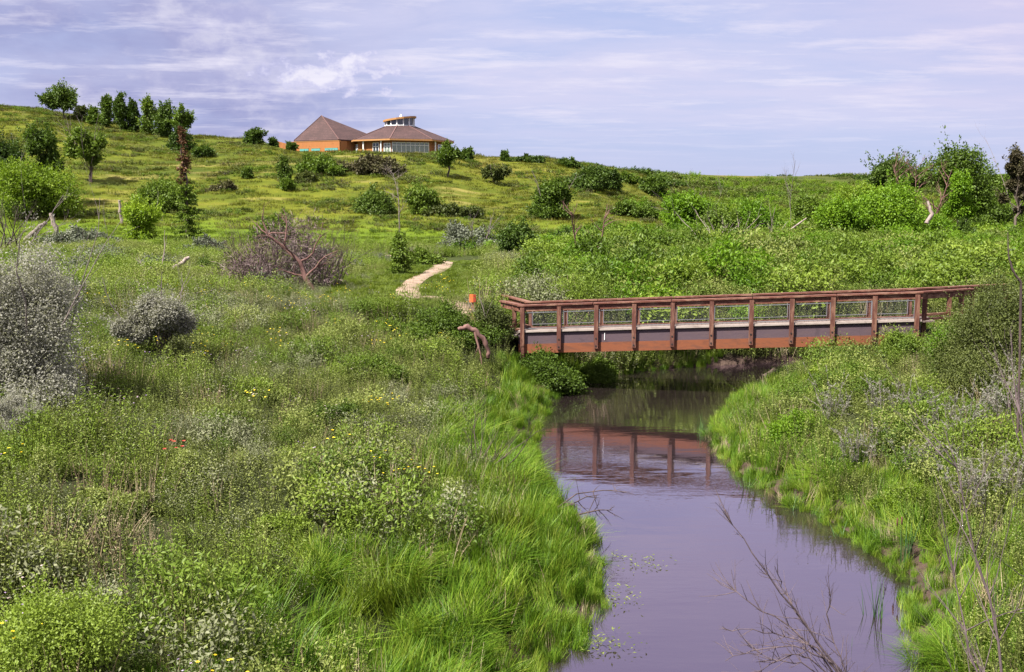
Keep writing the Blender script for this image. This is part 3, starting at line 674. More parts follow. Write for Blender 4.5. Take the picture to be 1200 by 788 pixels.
def blob_layout(rng, form, h, w):
    B = []
    def put(x, y, z, r, fz=.85): B.append((np.array([x, y, z]), np.array([r, r, r*fz])))
    if form == 'round':
        for _ in range(26):
            d = rng.normal(size=3); d /= np.linalg.norm(d); rr = rng.random()**.4
            r = w*rng.uniform(.12, .21); put(d[0]*(w/2-r)*rr, d[1]*(w/2-r)*rr, h*.5+d[2]*(h*.5-r*.85)*rr, r)
        for _ in range(10):
            a = rng.random()*6.28; r = w*rng.uniform(.13, .2); q = rng.random()**.5; put(math.cos(a)*(w/2-r)*q, math.sin(a)*(w/2-r)*q, r*.8, r)
    elif form == 'low':
        for _ in range(34):
            a = rng.random()*6.28; q = rng.random()**.6; hh = h*(1-.55*q*q)*rng.uniform(.45, 1.0); r = max(h*.22, w*.07)*rng.uniform(.8, 1.3)
            put(math.cos(a)*w*.44*q, math.sin(a)*w*.3*q, max(r*.5, hh-r), r)
    elif form == 'tree':
        for _ in range(20):
            d = rng.normal(size=3); d /= np.linalg.norm(d); rr = rng.random()**.45
            r = w*rng.uniform(.08, .17); put(d[0]*(w/2-r)*rr, d[1]*(w/2-r)*rr, h*.62+d[2]*(h*.38-r*.8)*rr, r)
    elif form == 'column':
        for i in range(20):
            z = h*(.16+.8*i/20)*rng.uniform(.94, 1.05); ww = w*.5*(.55+.45*math.sin(math.pi*min(1, (z/h)*.95+.1)))
            r = w*rng.uniform(.11, .22); a = rng.random()*6.28; q = rng.random(); put(math.cos(a)*max(0, ww-r)*q, math.sin(a)*max(0, ww-r)*q, min(z, h-r*.8), r, 1.1)
    elif form == 'umbrella':
        for _ in range(24):
            a = rng.random()*6.28; q = rng.random()**.55; r = w*rng.uniform(.09, .16)
            put(math.cos(a)*(w/2-r)*q, math.sin(a)*(w/2-r)*q, h*(.98-.14*q*q)-r*.5-rng.random()*h*.12, r, .6)
    elif form == 'sparse':
        for _ in range(15):
            d = rng.normal(size=3); d /= np.linalg.norm(d); rr = rng.random()**.4
            r = w*rng.uniform(.08, .15); put(d[0]*(w/2-r)*rr, d[1]*(w/2-r)*rr, h*.58+d[2]*(h*.42-r)*rr, r)
    return B
def limb(mb, rng, p0, p1, r0, r1, wob=.1, seg=5, sides=5):
    p0, p1 = np.array(p0, float), np.array(p1, float); L = np.linalg.norm(p1-p0); t = np.linspace(0, 1, seg+1)
    P = p0+(p1-p0)*t[:, None]; P[1:-1] += rng.normal(size=(seg-1, 3))*L*wob*.35
    P[:, 2] += np.sin(t*math.pi)*L*.06
    mb.tube(P, r0+(r1-r0)*t, sides); return P
def woody(rng, blobs, h, r, trunk_to=.35, limbs=12, lean=0, multi=1):
    mb = MB()
    for q in range(multi):
        a = rng.random()*6.28; sp = (multi > 1)*h*.10
        top = np.array([math.cos(a)*sp+lean, math.sin(a)*sp, h*trunk_to]); base = np.array([math.cos(a)*sp*.3, math.sin(a)*sp*.3, -.25])
        limb(mb, rng, base, top, r, r*.62, .10, 5, 7)
        for b in (rng.permutation(len(blobs))[:max(2, limbs//multi)]):
            c = blobs[b][0]; limb(mb, rng, top+(base-top)*rng.uniform(0, .35), c, r*.45, r*.10, .22)
    return mb
def grow(mb, rng, p, d, L, r, depth, spread=.6, n=(3, 5), upb=.15, seg=5, taper=.25, wob=.12, sides=5, shrink=.62, tips=None, kinkz=0):
    """a bare branch with side branches"""
    p, d = np.array(p, float), np.array(d, float); d /= np.linalg.norm(d)
    P = [p]; dd = d.copy()
    for _ in range(seg):
        dd = dd+rng.normal(size=3)*wob; dd[2] += upb*.2; dd /= np.linalg.norm(dd); P.append(P[-1]+dd*L/seg)
    P = np.array(P); mb.tube(P, np.linspace(r, r*taper, seg+1), sides if depth > 0 else 3)
    if tips is not None: tips.append((P[-1], dd))
    if depth > 0:
        for k in range(rng.integers(*n)):
            t = rng.uniform(.25, .97); i = min(int(t*seg), seg-1); q = P[i]+(P[i+1]-P[i])*(t*seg-i)
            ax = rng.normal(size=3); ax -= ax@dd*dd; ax /= np.linalg.norm(ax)
            nd = dd*math.cos(spread)+ax*math.sin(spread)*rng.uniform(.6, 1.3); nd[2] += upb
            grow(mb, rng, q, nd, L*shrink*rng.uniform(.6, 1.1)*(1.1-.45*t), max(r*(1-.7*t)*.6, .0015), depth-1, spread, n, upb, max(3, seg-1), taper, wob*1.15, sides, shrink, tips)
    return P
SEED = [11]
def plant(name, form, px, py, hp, wp, leaf, label, cat, group=None, Y=None, bark='bark', trunk=None, dens=1.0, leafk=1.0, z=None, kindle=0, stem='stem', multi=None, shell=.55, turn=0):
    """one shrub or tree standing where the line of sight through (px, py) meets the ground; hp, wp: its size in picture units at that distance"""
    SEED[0] += 1; rng = np.random.default_rng(SEED[0]); np.random.seed(SEED[0])
    if Y is None: p = hit(px, py)
    else: x = at(px, py, Y)[0]; p = np.array([x, Y, tz(x, Y)]); 
    if Y is not None: hp = hp + (240-(p[2]-CH)/Y*1200/1.016 - py)*1.0   # the foot is hidden: keep the top where it is
    s = p[1]/1200*1.01; h, w = max(hp*s*.93, .3), wp*s
    tree_like = form in ('tree', 'column', 'umbrella') or trunk
    root = thing(name, (p[0], p[1], p[2]-.05), label, cat, group)
    root.rotation_euler.z = turn
    B = blob_layout(rng, form, h, w)
    L = max(.05, min(.6, 3.0*s))*leafk
    A = hp*wp*(.6 if form in ('tree', 'column', 'sparse') else 1); n = int(np.clip(A*4.2*dens/leafk**2, 900, 26000 if dens < 2.3 else 95000))
    mk = M[leaf] if isinstance(leaf, str) else leaf
    tr = trunk or (h*.022+.015)
    ph = rng.random(4)*6.28                      # uneven outline
    for c, r in B:
        a = math.atan2(c[1], c[0]); e = c[2]/h
        k = 1+.16*math.sin(2*a+ph[0]+3*e)+.12*math.sin(3*a+ph[1])+.10*math.sin(5*e+ph[2]); c[:2] *= k; r *= .8+.5*rng.random()
        c[0] += .10*w*math.sin(2.5*e+ph[3]) * (form != 'column')
    mt = multi or (1 if tree_like else 3)
    woody(rng, B, h, tr, .45 if tree_like else .22, 14, 0, mt).build('trunk' if tree_like else 'stem', M[bark], root, smooth_=True)
    cm = crown(rng, B, n, L, L*.55, shell=shell)
    k = int(44+.9*math.sqrt(A)); bi = rng.integers(0, len(B), k); Ps, Ds = [], []
    for i in bi:
        c, r = B[i]; d = c-np.array([0, 0, h*.35]); d = d/(np.linalg.norm(d)+1e-6)+rng.normal(size=3)*.45; d[2] += .45*(form not in ('umbrella',)); d /= np.linalg.norm(d); ln = min(w, h)*rng.uniform(.10, .32); m = 16
        t = rng.random(m); Ps.append(c+d*r*.8+d*(ln*t)[:, None]+rng.normal(size=(m, 3))*L*.25); Ds.append(d+rng.normal(size=(m, 3))*.8)
    Ps, Ds = np.concatenate(Ps), np.concatenate(Ds); cm.leaves(Ps, Ds, rng.normal(size=Ps.shape)+[0, 0, .6], L*rng.uniform(.6, 1.2, len(Ps)), L*.5)
    cm.build('crown' if tree_like else 'foliage', mk, root)
    if kindle:                                       # bare twigs standing out of the foliage
        for _ in range(kindle):
            mb = MB(); a = rng.random()*6.28; grow(mb, rng, (math.cos(a)*w*.2, math.sin(a)*w*.2, h*.3), (math.cos(a)*.5, math.sin(a)*.5, 1), h*.9, .012+s*.35, 2, .5, (2, 4))
            mb.build('dead_branch', M['grey_wood'], root)
    return root

def sprigs(px, py, hp, wp, label, group):
    SEED[0] += 1; rng = np.random.default_rng(SEED[0]); np.random.seed(SEED[0])
    p = hit(px, py); s = p[1]/1200; h, w = hp*s*1.1, wp*s
    root = thing('silver_bush', (p[0], p[1], p[2]-.05), label, 'shrub', group); st, lf = MB(), MB()
    for k in range(int(6+wp*.26)):
        a = rng.random()*6.28; q = rng.random()**.5*w/2; b = np.array([math.cos(a)*q, math.sin(a)*q*.7, 0]); H = h*rng.uniform(.55, 1.1)*(1-.3*q/(w/2))
        d = np.array([rng.normal()*.16+b[0]/w*.5, rng.normal()*.16, 1]); top = b+d*H; st.tube([b, b+d*H*.5+rng.normal(size=3)*.03, top], [.010, .007, .003], 4)
        for j in range(5):
            t0 = rng.uniform(.3, .95); f = b+d*H*t0; dd = d*.6+rng.normal(size=3)*.55; ln = H*.28*rng.random()+.08; st.tube([f, f+dd*ln], [.005, .002], 3)
            m = 14; t = rng.random(m); lf.leaves(f+dd*(ln*t)[:, None], dd+rng.normal(size=(m, 3))*.7, rng.normal(size=(m, 3))+[0, 0, .7], .055*rng.uniform(.7, 1.3, m), .020)
        m = 26; t = rng.uniform(.25, 1, m); lf.leaves(b+d*(H*t)[:, None], d*.7+rng.normal(size=(m, 3))*.7, rng.normal(size=(m, 3))+[0, 0, .7], .055*rng.uniform(.7, 1.3, m), .020)
    st.build('stem', M['grey_wood'], root); lf.build('foliage', M['silver'], root)

def build_plants():
    G = 'trees on the left hill crest'
    # --- skyline, left hill
    plant('tree', 'tree', 75, 140, 38, 36, 'dark_leaf', 'largest dark tree on the left hill crest, leftmost of the skyline row', 'tree', G, dens=1.3)
    plant('tree', 'round', 96, 141, 17, 15, 'olive_leaf', 'small olive bushy tree next to the largest skyline tree', 'tree', G, trunk=.1)
    plant('tree', 'column', 109, 146, 19, 14, 'mid_leaf', 'short slim tree, lowest of the narrow trees in the skyline row', 'tree', G)
    plant('tree', 'column', 125, 149, 35, 21, 'mid_leaf', 'first tall narrow tree from the left in the skyline row', 'tree', G)
    plant('tree', 'column', 142, 153, 41, 19, 'dark_leaf', 'tall slender pointed tree, second tall one from the left in the skyline row', 'tree', G)
    plant('tree', 'column', 158, 155, 36, 19, 'dark_leaf', 'slim dark tree in the middle of the skyline row', 'tree', G)
    plant('tree', 'column', 175, 158, 41, 23, 'mid_leaf', 'tall gappy tree right of the middle of the skyline row', 'tree', G)
    plant('tree', 'column', 195, 161, 38, 29, 'dark_leaf', 'broad dense dark tree, second from the right in the skyline row', 'tree', G, dens=1.2)
    plant('tree', 'sparse', 215, 163, 36, 27, 'mid_leaf', 'loose see-through tree at the right end of the skyline row', 'tree', G, trunk=.16)
    plant('shrub', 'round', 212, 176, 26, 27, 'dark_leaf', 'dark round shrub under the right end of the skyline tree row', 'shrub')
    plant('shrub', 'round', 295, 168, 17, 23, 'dark_leaf', 'lone dark round shrub on the bare crest left of the building', 'shrub')
    plant('shrub', 'round', 341, 176, 9, 12, 'dark_leaf', 'tiny dark bush in front of the short orange plank fence', 'shrub')
    plant('shrub', 'round', 321, 170, 8, 9, 'dark_leaf', 'tiny dark bush left of the short orange plank fence', 'shrub')
    # --- left slope
    plant('tree', 'tree', 10, 246, 92, 66, 'dark_leaf', 'dark tree cut off by the left edge behind the lime green round tree', 'tree', trunk=.3)
    plant('tree', 'tree', 54, 240, 98, 46, 'mid_leaf', 'taller mid green tree rising behind the lime green round tree', 'tree', dens=1.2)
    plant('tree', 'round', 46, 254, 74, 104, 'lime_leaf', 'broad lime green round tree low on the left slope', 'tree', trunk=.2, dens=1.4)
    plant('tree', 'sparse', 107, 214, 72, 42, 'mid_leaf', 'half dead tree with brown bare middle standing alone on the left slope', 'tree', trunk=.28, kindle=6, dens=1.1)
    plant('shrub', 'round', 165, 280, 52, 46, 'yellow_leaf', 'bright yellow green bush at the edge of the flat green meadow', 'shrub', dens=1.2, kindle=1)
    plant('shrub', 'low', 188, 247, 40, 66, 'mid_leaf', 'dense green bush left of the dead topped conifer', 'shrub', dens=1.3)
    plant('shrub', 'round', 237, 184, 11, 26, 'dark_leaf', 'small dark bush high on the slope right of the skyline row', 'shrub')
    plant('shrub', 'low', 263, 223, 12, 28, 'brown_leaf', 'low brownish bush on the slope right of the dead topped conifer', 'shrub')
    plant('shrub', 'round', 292, 209, 10, 12, 'dark_leaf', 'tiny dark bush alone in the grass of the middle slope', 'shrub')
    plant('shrub', 'column', 333, 214, 26, 17, 'dark_leaf', 'small dark upright conifer like bush on the slope below the plank fence', 'shrub')
    plant('shrub', 'round', 335, 223, 12, 17, 'mid_leaf', 'small green bush just below the dark upright bush on the slope', 'shrub')
    plant('shrub', 'low', 378, 204, 25, 52, 'mid_leaf', 'green rounded bush below the long wall of the building', 'shrub', dens=1.2)
    plant('shrub', 'low', 430, 203, 24, 78, 'brown_leaf', 'wide brownish purple thicket below the glazed pavilion', 'shrub', dens=1.2)
    plant('shrub', 'round', 356, 213, 10, 22, 'olive_leaf', 'small olive bush below the green rounded bush near the building', 'shrub')
    plant('tree', 'tree', 526, 208, 39, 27, 'mid_leaf', 'small leafy tree with short trunk below the right end of the pavilion', 'tree', trunk=.22, dens=1.2)
    plant('shrub', 'low', 541, 187, 15, 27, 'dark_leaf', 'dark bush on the crest touching the right end of the pavilion', 'shrub')
    plant('shrub', 'low', 436, 250, 34, 44, 'dark_leaf', 'dark round bush left of the white trunked dead tree', 'shrub', dens=1.2)
    plant('shrub', 'round', 497, 250, 36, 40, 'mid_leaf', 'dark green bush right of the white trunked dead tree', 'shrub', dens=1.2)
    plant('shrub', 'low', 530, 252, 16, 66, 'olive_leaf', 'long low bush stretching right from beside the white trunked dead tree', 'shrub')
    plant('shrub', 'sparse', 580, 216, 22, 28, 'olive_leaf', 'thin see-through bush on the slope below the rounded ridge', 'shrub', kindle=4)
    plant('shrub', 'round', 593, 189, 11, 10, 'dark_leaf', 'tiny dark bush on the crest left of the flat bush line', 'shrub')
    plant('shrub', 'low', 622, 190, 9, 38, 'dark_leaf', 'flat dark bush along the top of the rounded ridge', 'shrub')
    plant('shrub', 'low', 668, 196, 10, 30, 'dark_leaf', 'low dark bush where the rounded ridge starts to fall right', 'shrub')
    plant('shrub', 'round', 645, 255, 50, 50, 'mid_leaf', 'large rounded dark green bush with bare twigs in the middle of the slope', 'shrub', dens=1.3, kindle=3)
    plant('shrub', 'low', 688, 221, 28, 62, 'dark_leaf', 'wide dark thicket on the falling ridge, largest there', 'shrub', dens=1.3)
    plant('shrub', 'round', 713, 222, 25, 32, 'dark_leaf', 'dark pointed bush at the right end of the wide ridge thicket', 'shrub')
    plant('shrub', 'low', 733, 214, 13, 26, 'mid_leaf', 'small bush on the skyline right of the wide ridge thicket', 'shrub')
    plant('shrub', 'round', 765, 230, 24, 30, 'mid_leaf', 'round green bush low on the slope below the skyline dip', 'shrub')
    plant('shrub', 'low', 738, 254, 22, 64, 'mid_leaf', 'wide low green bush between the large rounded bush and the right trees', 'shrub')
    plant('shrub', 'round', 775, 222, 14, 22, 'dark_leaf', 'small dark bush above the round green bush near the skyline dip', 'shrub')
    # --- middle distance
    plant('shrub', 'column', 468, 322, 48, 30, 'mid_leaf', 'upright dark green bush left of the dirt trail', 'shrub', dens=1.2)
    plant('shrub', 'low', 494, 311, 22, 44, 'mid_leaf', 'low green bush between the upright bush and the dirt trail', 'shrub')
    plant('shrub', 'low', 553, 296, 40, 74, 'greygreen_leaf', 'grey leaved twiggy bush beyond the dirt trail', 'shrub', kindle=5, dens=1.1)
    plant('shrub', 'round', 600, 306, 50, 56, 'dark_leaf', 'dense dark green bush right of the grey leaved bush', 'shrub', dens=1.4)
    plant('shrub', 'round', 702, 284, 26, 40, 'mid_leaf', 'green bush behind the forked dead tree, right side', 'shrub')
    plant('shrub', 'low', 668, 292, 26, 50, 'dark_leaf', 'dark bush at the foot of the forked dead tree', 'shrub')
    plant('shrub', 'round', 758, 308, 40, 56, 'mid_leaf', 'mid green bush in front of the leafy tree left of the bright thicket', 'shrub')
    plant('tree', 'round', 797, 284, 66, 54, 'bright_leaf', 'leafy bright tree with bare stems at the left end of the bright thicket', 'tree', trunk=.09, kindle=3, dens=1.1)
    T = 'bushes of the bright thicket on the right'
    plant('shrub', 'round', 845, 284, 44, 60, 'mid_leaf', 'mid green bush behind the pile of pale dead branches', 'shrub', T)
    plant('shrub', 'low', 815, 305, 36, 60, 'mid_leaf', 'low green bush below the leafy bright tree at the thicket left end', 'shrub', T)
    plant('shrub', 'round', 888, 284, 52, 62, 'bright_leaf', 'bright bush left of the leafless sapling', 'shrub', T, dens=1.2)
    plant('shrub', 'low', 880, 302, 26, 60, 'olive_leaf', 'olive bush in front of the pale leaning dead branch', 'shrub', T)
    plant('shrub', 'round', 945, 268, 42, 46, 'mid_leaf', 'green bush directly behind the leafless sapling', 'shrub', T)
    plant('shrub', 'round', 985, 287, 58, 64, 'bright_leaf', 'bright green bush touching the largest bright bush on its left side', 'shrub', T, dens=1.3)
    plant('shrub', 'round', 1045, 287, 80, 88, 'bright_leaf', 'largest bright green round bush on the right flat', 'shrub', T, dens=1.6)
    plant('shrub', 'low', 1012, 250, 42, 90, 'lime_leaf', 'yellowish bush rising behind the largest bright bush', 'shrub', T, dens=1.2)
    plant('shrub', 'round', 1100, 286, 42, 52, 'bright_leaf', 'bright bush right of the largest bright bush', 'shrub', T, dens=1.2)
    plant('shrub', 'round', 1133, 290, 30, 28, 'dark_leaf', 'small dark round bush in the grass below the right trees', 'shrub', dens=1.3)
    plant('shrub', 'low', 1165, 274, 42, 66, 'mid_leaf', 'dark green bush under the sparse dead looking tree at the right edge', 'shrub', dens=1.2)
    plant('shrub', 'low', 1130, 264, 50, 60, 'lime_leaf', 'sunlit lime bush under the big dark tree', 'shrub', dens=1.2)
    plant('tree', 'umbrella', 1042, 262, 80, 72, 'dark_leaf', 'dark flat topped tree standing up behind the largest bright bush', 'tree', trunk=.3, Y=165, dens=1.0)
    plant('tree', 'tree', 1134, 262, 97, 112, 'mid_leaf', 'big dark spreading tree, largest on the right skyline', 'tree', trunk=.35, Y=150, dens=1.1)
    plant('tree', 'sparse', 1124, 250, 54, 40, 'bright_leaf', 'vivid green small tree in front of the big dark spreading tree', 'tree', Y=128, trunk=.14, dens=1.2)
    plant('tree', 'sparse', 1192, 268, 106, 36, 'brown_leaf', 'sparse brown half dead tree at the right edge of the skyline', 'tree', Y=135, trunk=.2, kindle=2, dens=1.6)
    plant('shrub', 'low', 1185, 322, 28, 60, 'greygreen_leaf', 'grey green bush low at the right edge behind the bridge end', 'shrub')
    # --- round the bridge and on the banks
    plant('shrub', 'round', 573, 398, 50, 50, 'olive_leaf', 'round olive brown bush touching the left end of the footbridge', 'shrub', dens=2.4, leafk=.8, kindle=2)
    plant('shrub', 'low', 530, 404, 58, 112, 'mid_leaf', 'leafy bush left of the round olive brown bush, above the arched dead branch', 'shrub', dens=2.2, leafk=.8)
    plant('shrub', 'low', 640, 452, 50, 84, 'mid_leaf', 'leafy green bush drooping over the water below the left bridge end', 'shrub', dens=2.2, leafk=.95)
    plant('shrub', 'round', 697, 452, 40, 52, 'mid_leaf', 'dark overhanging bush on the far bank under the footbridge', 'shrub', dens=2.0, leafk=.8)
    plant('shrub', 'round', 1052, 424, 40, 52, 'mid_leaf', 'green bush covering the foot of the right bridge end', 'shrub', dens=2.0, leafk=.8)
    plant('shrub', 'round', 1176, 452, 150, 158, 'olive_leaf', 'tall leafy green bush hiding the far right end of the footbridge', 'shrub', dens=2.6, leafk=.75)
    plant('shrub', 'round', 1122, 446, 80, 84, 'bright_leaf', 'bright green bush in front of the right bridge approach', 'shrub', dens=2.2, leafk=.8)
    plant('shrub', 'low', 440, 450, 40, 84, 'mid_leaf', 'greener leafy bush standing out of the weeds below the dirt trail', 'shrub', dens=2.2, leafk=.8)
    plant('shrub', 'low', 480, 402, 36, 70, 'mid_leaf', 'low green bush in the weeds left of the round olive bush', 'shrub', dens=2.0, leafk=.8)
    plant('shrub', 'low', 372, 318, 30, 90, 'greygreen_leaf', 'grey green bush right of the purple leafless bush', 'shrub', dens=1.2)
    plant('shrub', 'low', 322, 282, 38, 46, 'mid_leaf', 'green bush behind the purple leafless bush', 'shrub', dens=1.2)
    plant('shrub', 'low', 250, 300, 24, 60, 'greygreen_leaf', 'grey green bush at the foot of the dead topped conifer', 'shrub')
    plant('shrub', 'low', 90, 292, 30, 90, 'greygreen_leaf', 'grey green bush behind the large silver bush', 'shrub')
    for px, py, hp, wp, lf, lab in ((938, 520, 44, 70, 'bright_leaf', 'bright leafy bush nearest the water on the right bank'), (1010, 462, 46, 74, 'mid_leaf', 'leafy bush below the right bridge end'),
                                   (968, 446, 30, 60, 'lime_leaf', 'yellowish bush beside the reddish mud hummock on the right bank'), (1085, 505, 44, 60, 'mid_leaf', 'dark leafy bush between the silver shrubs of the right bank'),
                                   (1060, 600, 40, 84, 'lime_leaf', 'yellow green bush above the cattail clump on the right bank')):
        plant('shrub', 'low', px, py, hp, wp, lf, lab, 'shrub', dens=2.0, leafk=.8)
    for px, py, hp, wp, lf, lab in ((395, 505, 40, 90, 'mid_leaf', 'dark leafy clump in the left weeds above the dead twig shrub'), (300, 470, 34, 100, 'weed_bright', 'pale green clump below and right of the medium silver bush'),
                                   (130, 600, 40, 110, 'weed', 'grey green leafy clump left of the red flower'), (330, 640, 44, 110, 'weed_bright', 'bright leafy clump at the left edge of the lush bank grass')):
        plant('leafy_weed', 'low', px, py, hp, wp, lf, lab, 'plant', dens=1.8, leafk=.9)
    # --- silver bushes
    S = 'silver leaved bushes'
    plant('silver_bush', 'round', 38, 478, 232, 196, 'silver', 'largest silver grey bush at the left edge', 'shrub', S, dens=2.6, leafk=1.0, kindle=3, shell=.45)
    plant('silver_bush', 'sparse', 182, 428, 104, 88, 'silver', 'medium silver grey bush right of the largest silver bush', 'shrub', S, dens=3.2, leafk=.85, kindle=4, shell=.3)
    plant('silver_bush', 'sparse', 20, 520, 70, 70, 'silver', 'low silver bush under the largest silver bush', 'shrub', S, dens=1.6, leafk=.55)
    for px, py, hp, wp, lab in ((978, 498, 62, 26, 'thin silver shrub standing nearest the water on the right bank'), (1052, 492, 52, 66, 'silver shrub in the middle of the right bank weeds'),
                                (1120, 520, 72, 74, 'broad silver shrub below the bright green bush on the right bank'), (1088, 560, 66, 70, 'low silver shrub above the reeds on the right bank'),
                                (1160, 600, 84, 84, 'silver shrub behind the bare saplings on the right bank'), (1010, 545, 50, 62, 'small silver shrub close above the grassy right bank edge'),
                                (1190, 500, 90, 70, 'silver shrub at the right edge under the tall leafy green bush')):
        sprigs(px, py, hp, wp, lab, S)
    # --- near weeds tall enough to single out
    plant('leafy_weed', 'round', 75, 812, 150, 190, 'weed_bright', 'tall yellow green leafy weed clump at the bottom left corner', 'plant', dens=2.2, leafk=.8)
    plant('leafy_weed', 'low', 205, 560, 44, 120, 'weed', 'darker leafy clump round the red flower in the left weeds', 'plant', dens=1.6, leafk=.7)
build_plants()

def build_conifer():
    p = hit(222, 288); s = p[1]/1200; h = 138*s; rng = np.random.default_rng(5); np.random.seed(5)
    root = thing('half_dead_conifer', (p[0], p[1], p[2]-.1), 'tall thin conifer with brown dead top and green lower branches', 'tree')
    mb = MB(); limb(mb, rng, (0, 0, 0), (-.35, 0, h), .20, .02, .03, 8, 7); mb.build('trunk', M['bark_dark'], root, smooth_=True)
    dead, live = MB(), MB(); tw = MB()
    for i in range(170):
        z = h*rng.uniform(.04, .99); f = z/h; a = rng.random()*6.28
        ln = (20*s)*(1.05-f)**1.3*rng.uniform(.5, 1.1)+.2; d = np.array([math.cos(a), math.sin(a), .25-.5*(1-f)]); b = np.array([-.35*f, 0, z])
        tw.tube([b, b+d*ln*.6, b+d*ln+[0, 0, .1]], [.03, .02, .006], 4)
        k = 46; t = rng.random(k); P = b+d*(ln*t)[:, None]; D = d+rng.normal(size=(k, 3))*.7; D[:, 2] -= .25
        tgt = live if f < .46+.12*rng.random() else dead
        if tgt is dead: P, D = P[:14], D[:14]
        tgt.leaves(P, D, rng.normal(size=P.shape)+[0, 0, .5], 3.6*s*(.6+.7*rng.random(len(P))), 1.5*s)
    tw.build('branch', M['bark_dark'], root); dead.build('dead_crown', M['rust_leaf'], root); live.build('crown', M['mid_leaf'], root)
build_conifer()

# ------------------------------------------------------------------ dead trees, logs, twigs
def dead_tree(name, px, py, hp, label, seed, mat, lean=(0, 0), spread=.6, n=(3, 6), depth=3, r=None, forks=1, Y=None, shrink=.6, cat='dead tree', group=None, up=.2, sway=.12):
    rng = np.random.default_rng(seed); np.random.seed(seed)
    p = hit(px, py) if Y is None else None
    if Y is not None: x = at(px, py, Y)[0]; p = np.array([x, Y, tz(x, Y)]); hp = hp+(240-(p[2]-CH)/Y*1200/1.016-py)
    s = p[1]/1200; h = hp*s; r = r or h*.022
    root = thing(name, (p[0], p[1], p[2]-.1), label, cat, group)
    for f in range(forks):
        mb = MB(); sp = 0 if forks == 1 else (-1+2*f/(forks-1))*.45
        P = grow(mb, rng, (0, 0, 0), (lean[0]+sp, lean[1], 1), h*(1 if f == 0 else .92), r, 0, seg=8, wob=sway*.6, upb=.1)
        mb.build('trunk' if forks == 1 else 'stem', M[mat], root, smooth_=True)
        bm = MB()
        for k in range(rng.integers(*n)+3):
            t = rng.uniform(.3, .98); i = min(int(t*8), 7); q = P[i]+(P[i+1]-P[i])*(t*8-i); a = rng.random()*6.28
            grow(bm, rng, q, (math.cos(a)*spread*1.4, math.sin(a)*spread, .55+up), h*shrink*.6*(1.15-.5*t), r*.55*(1.1-.6*t), depth-1, spread, (2, 5), up, 5, .2, sway, 4, .62)
        bm.build('branch', M[mat], root)
    return root
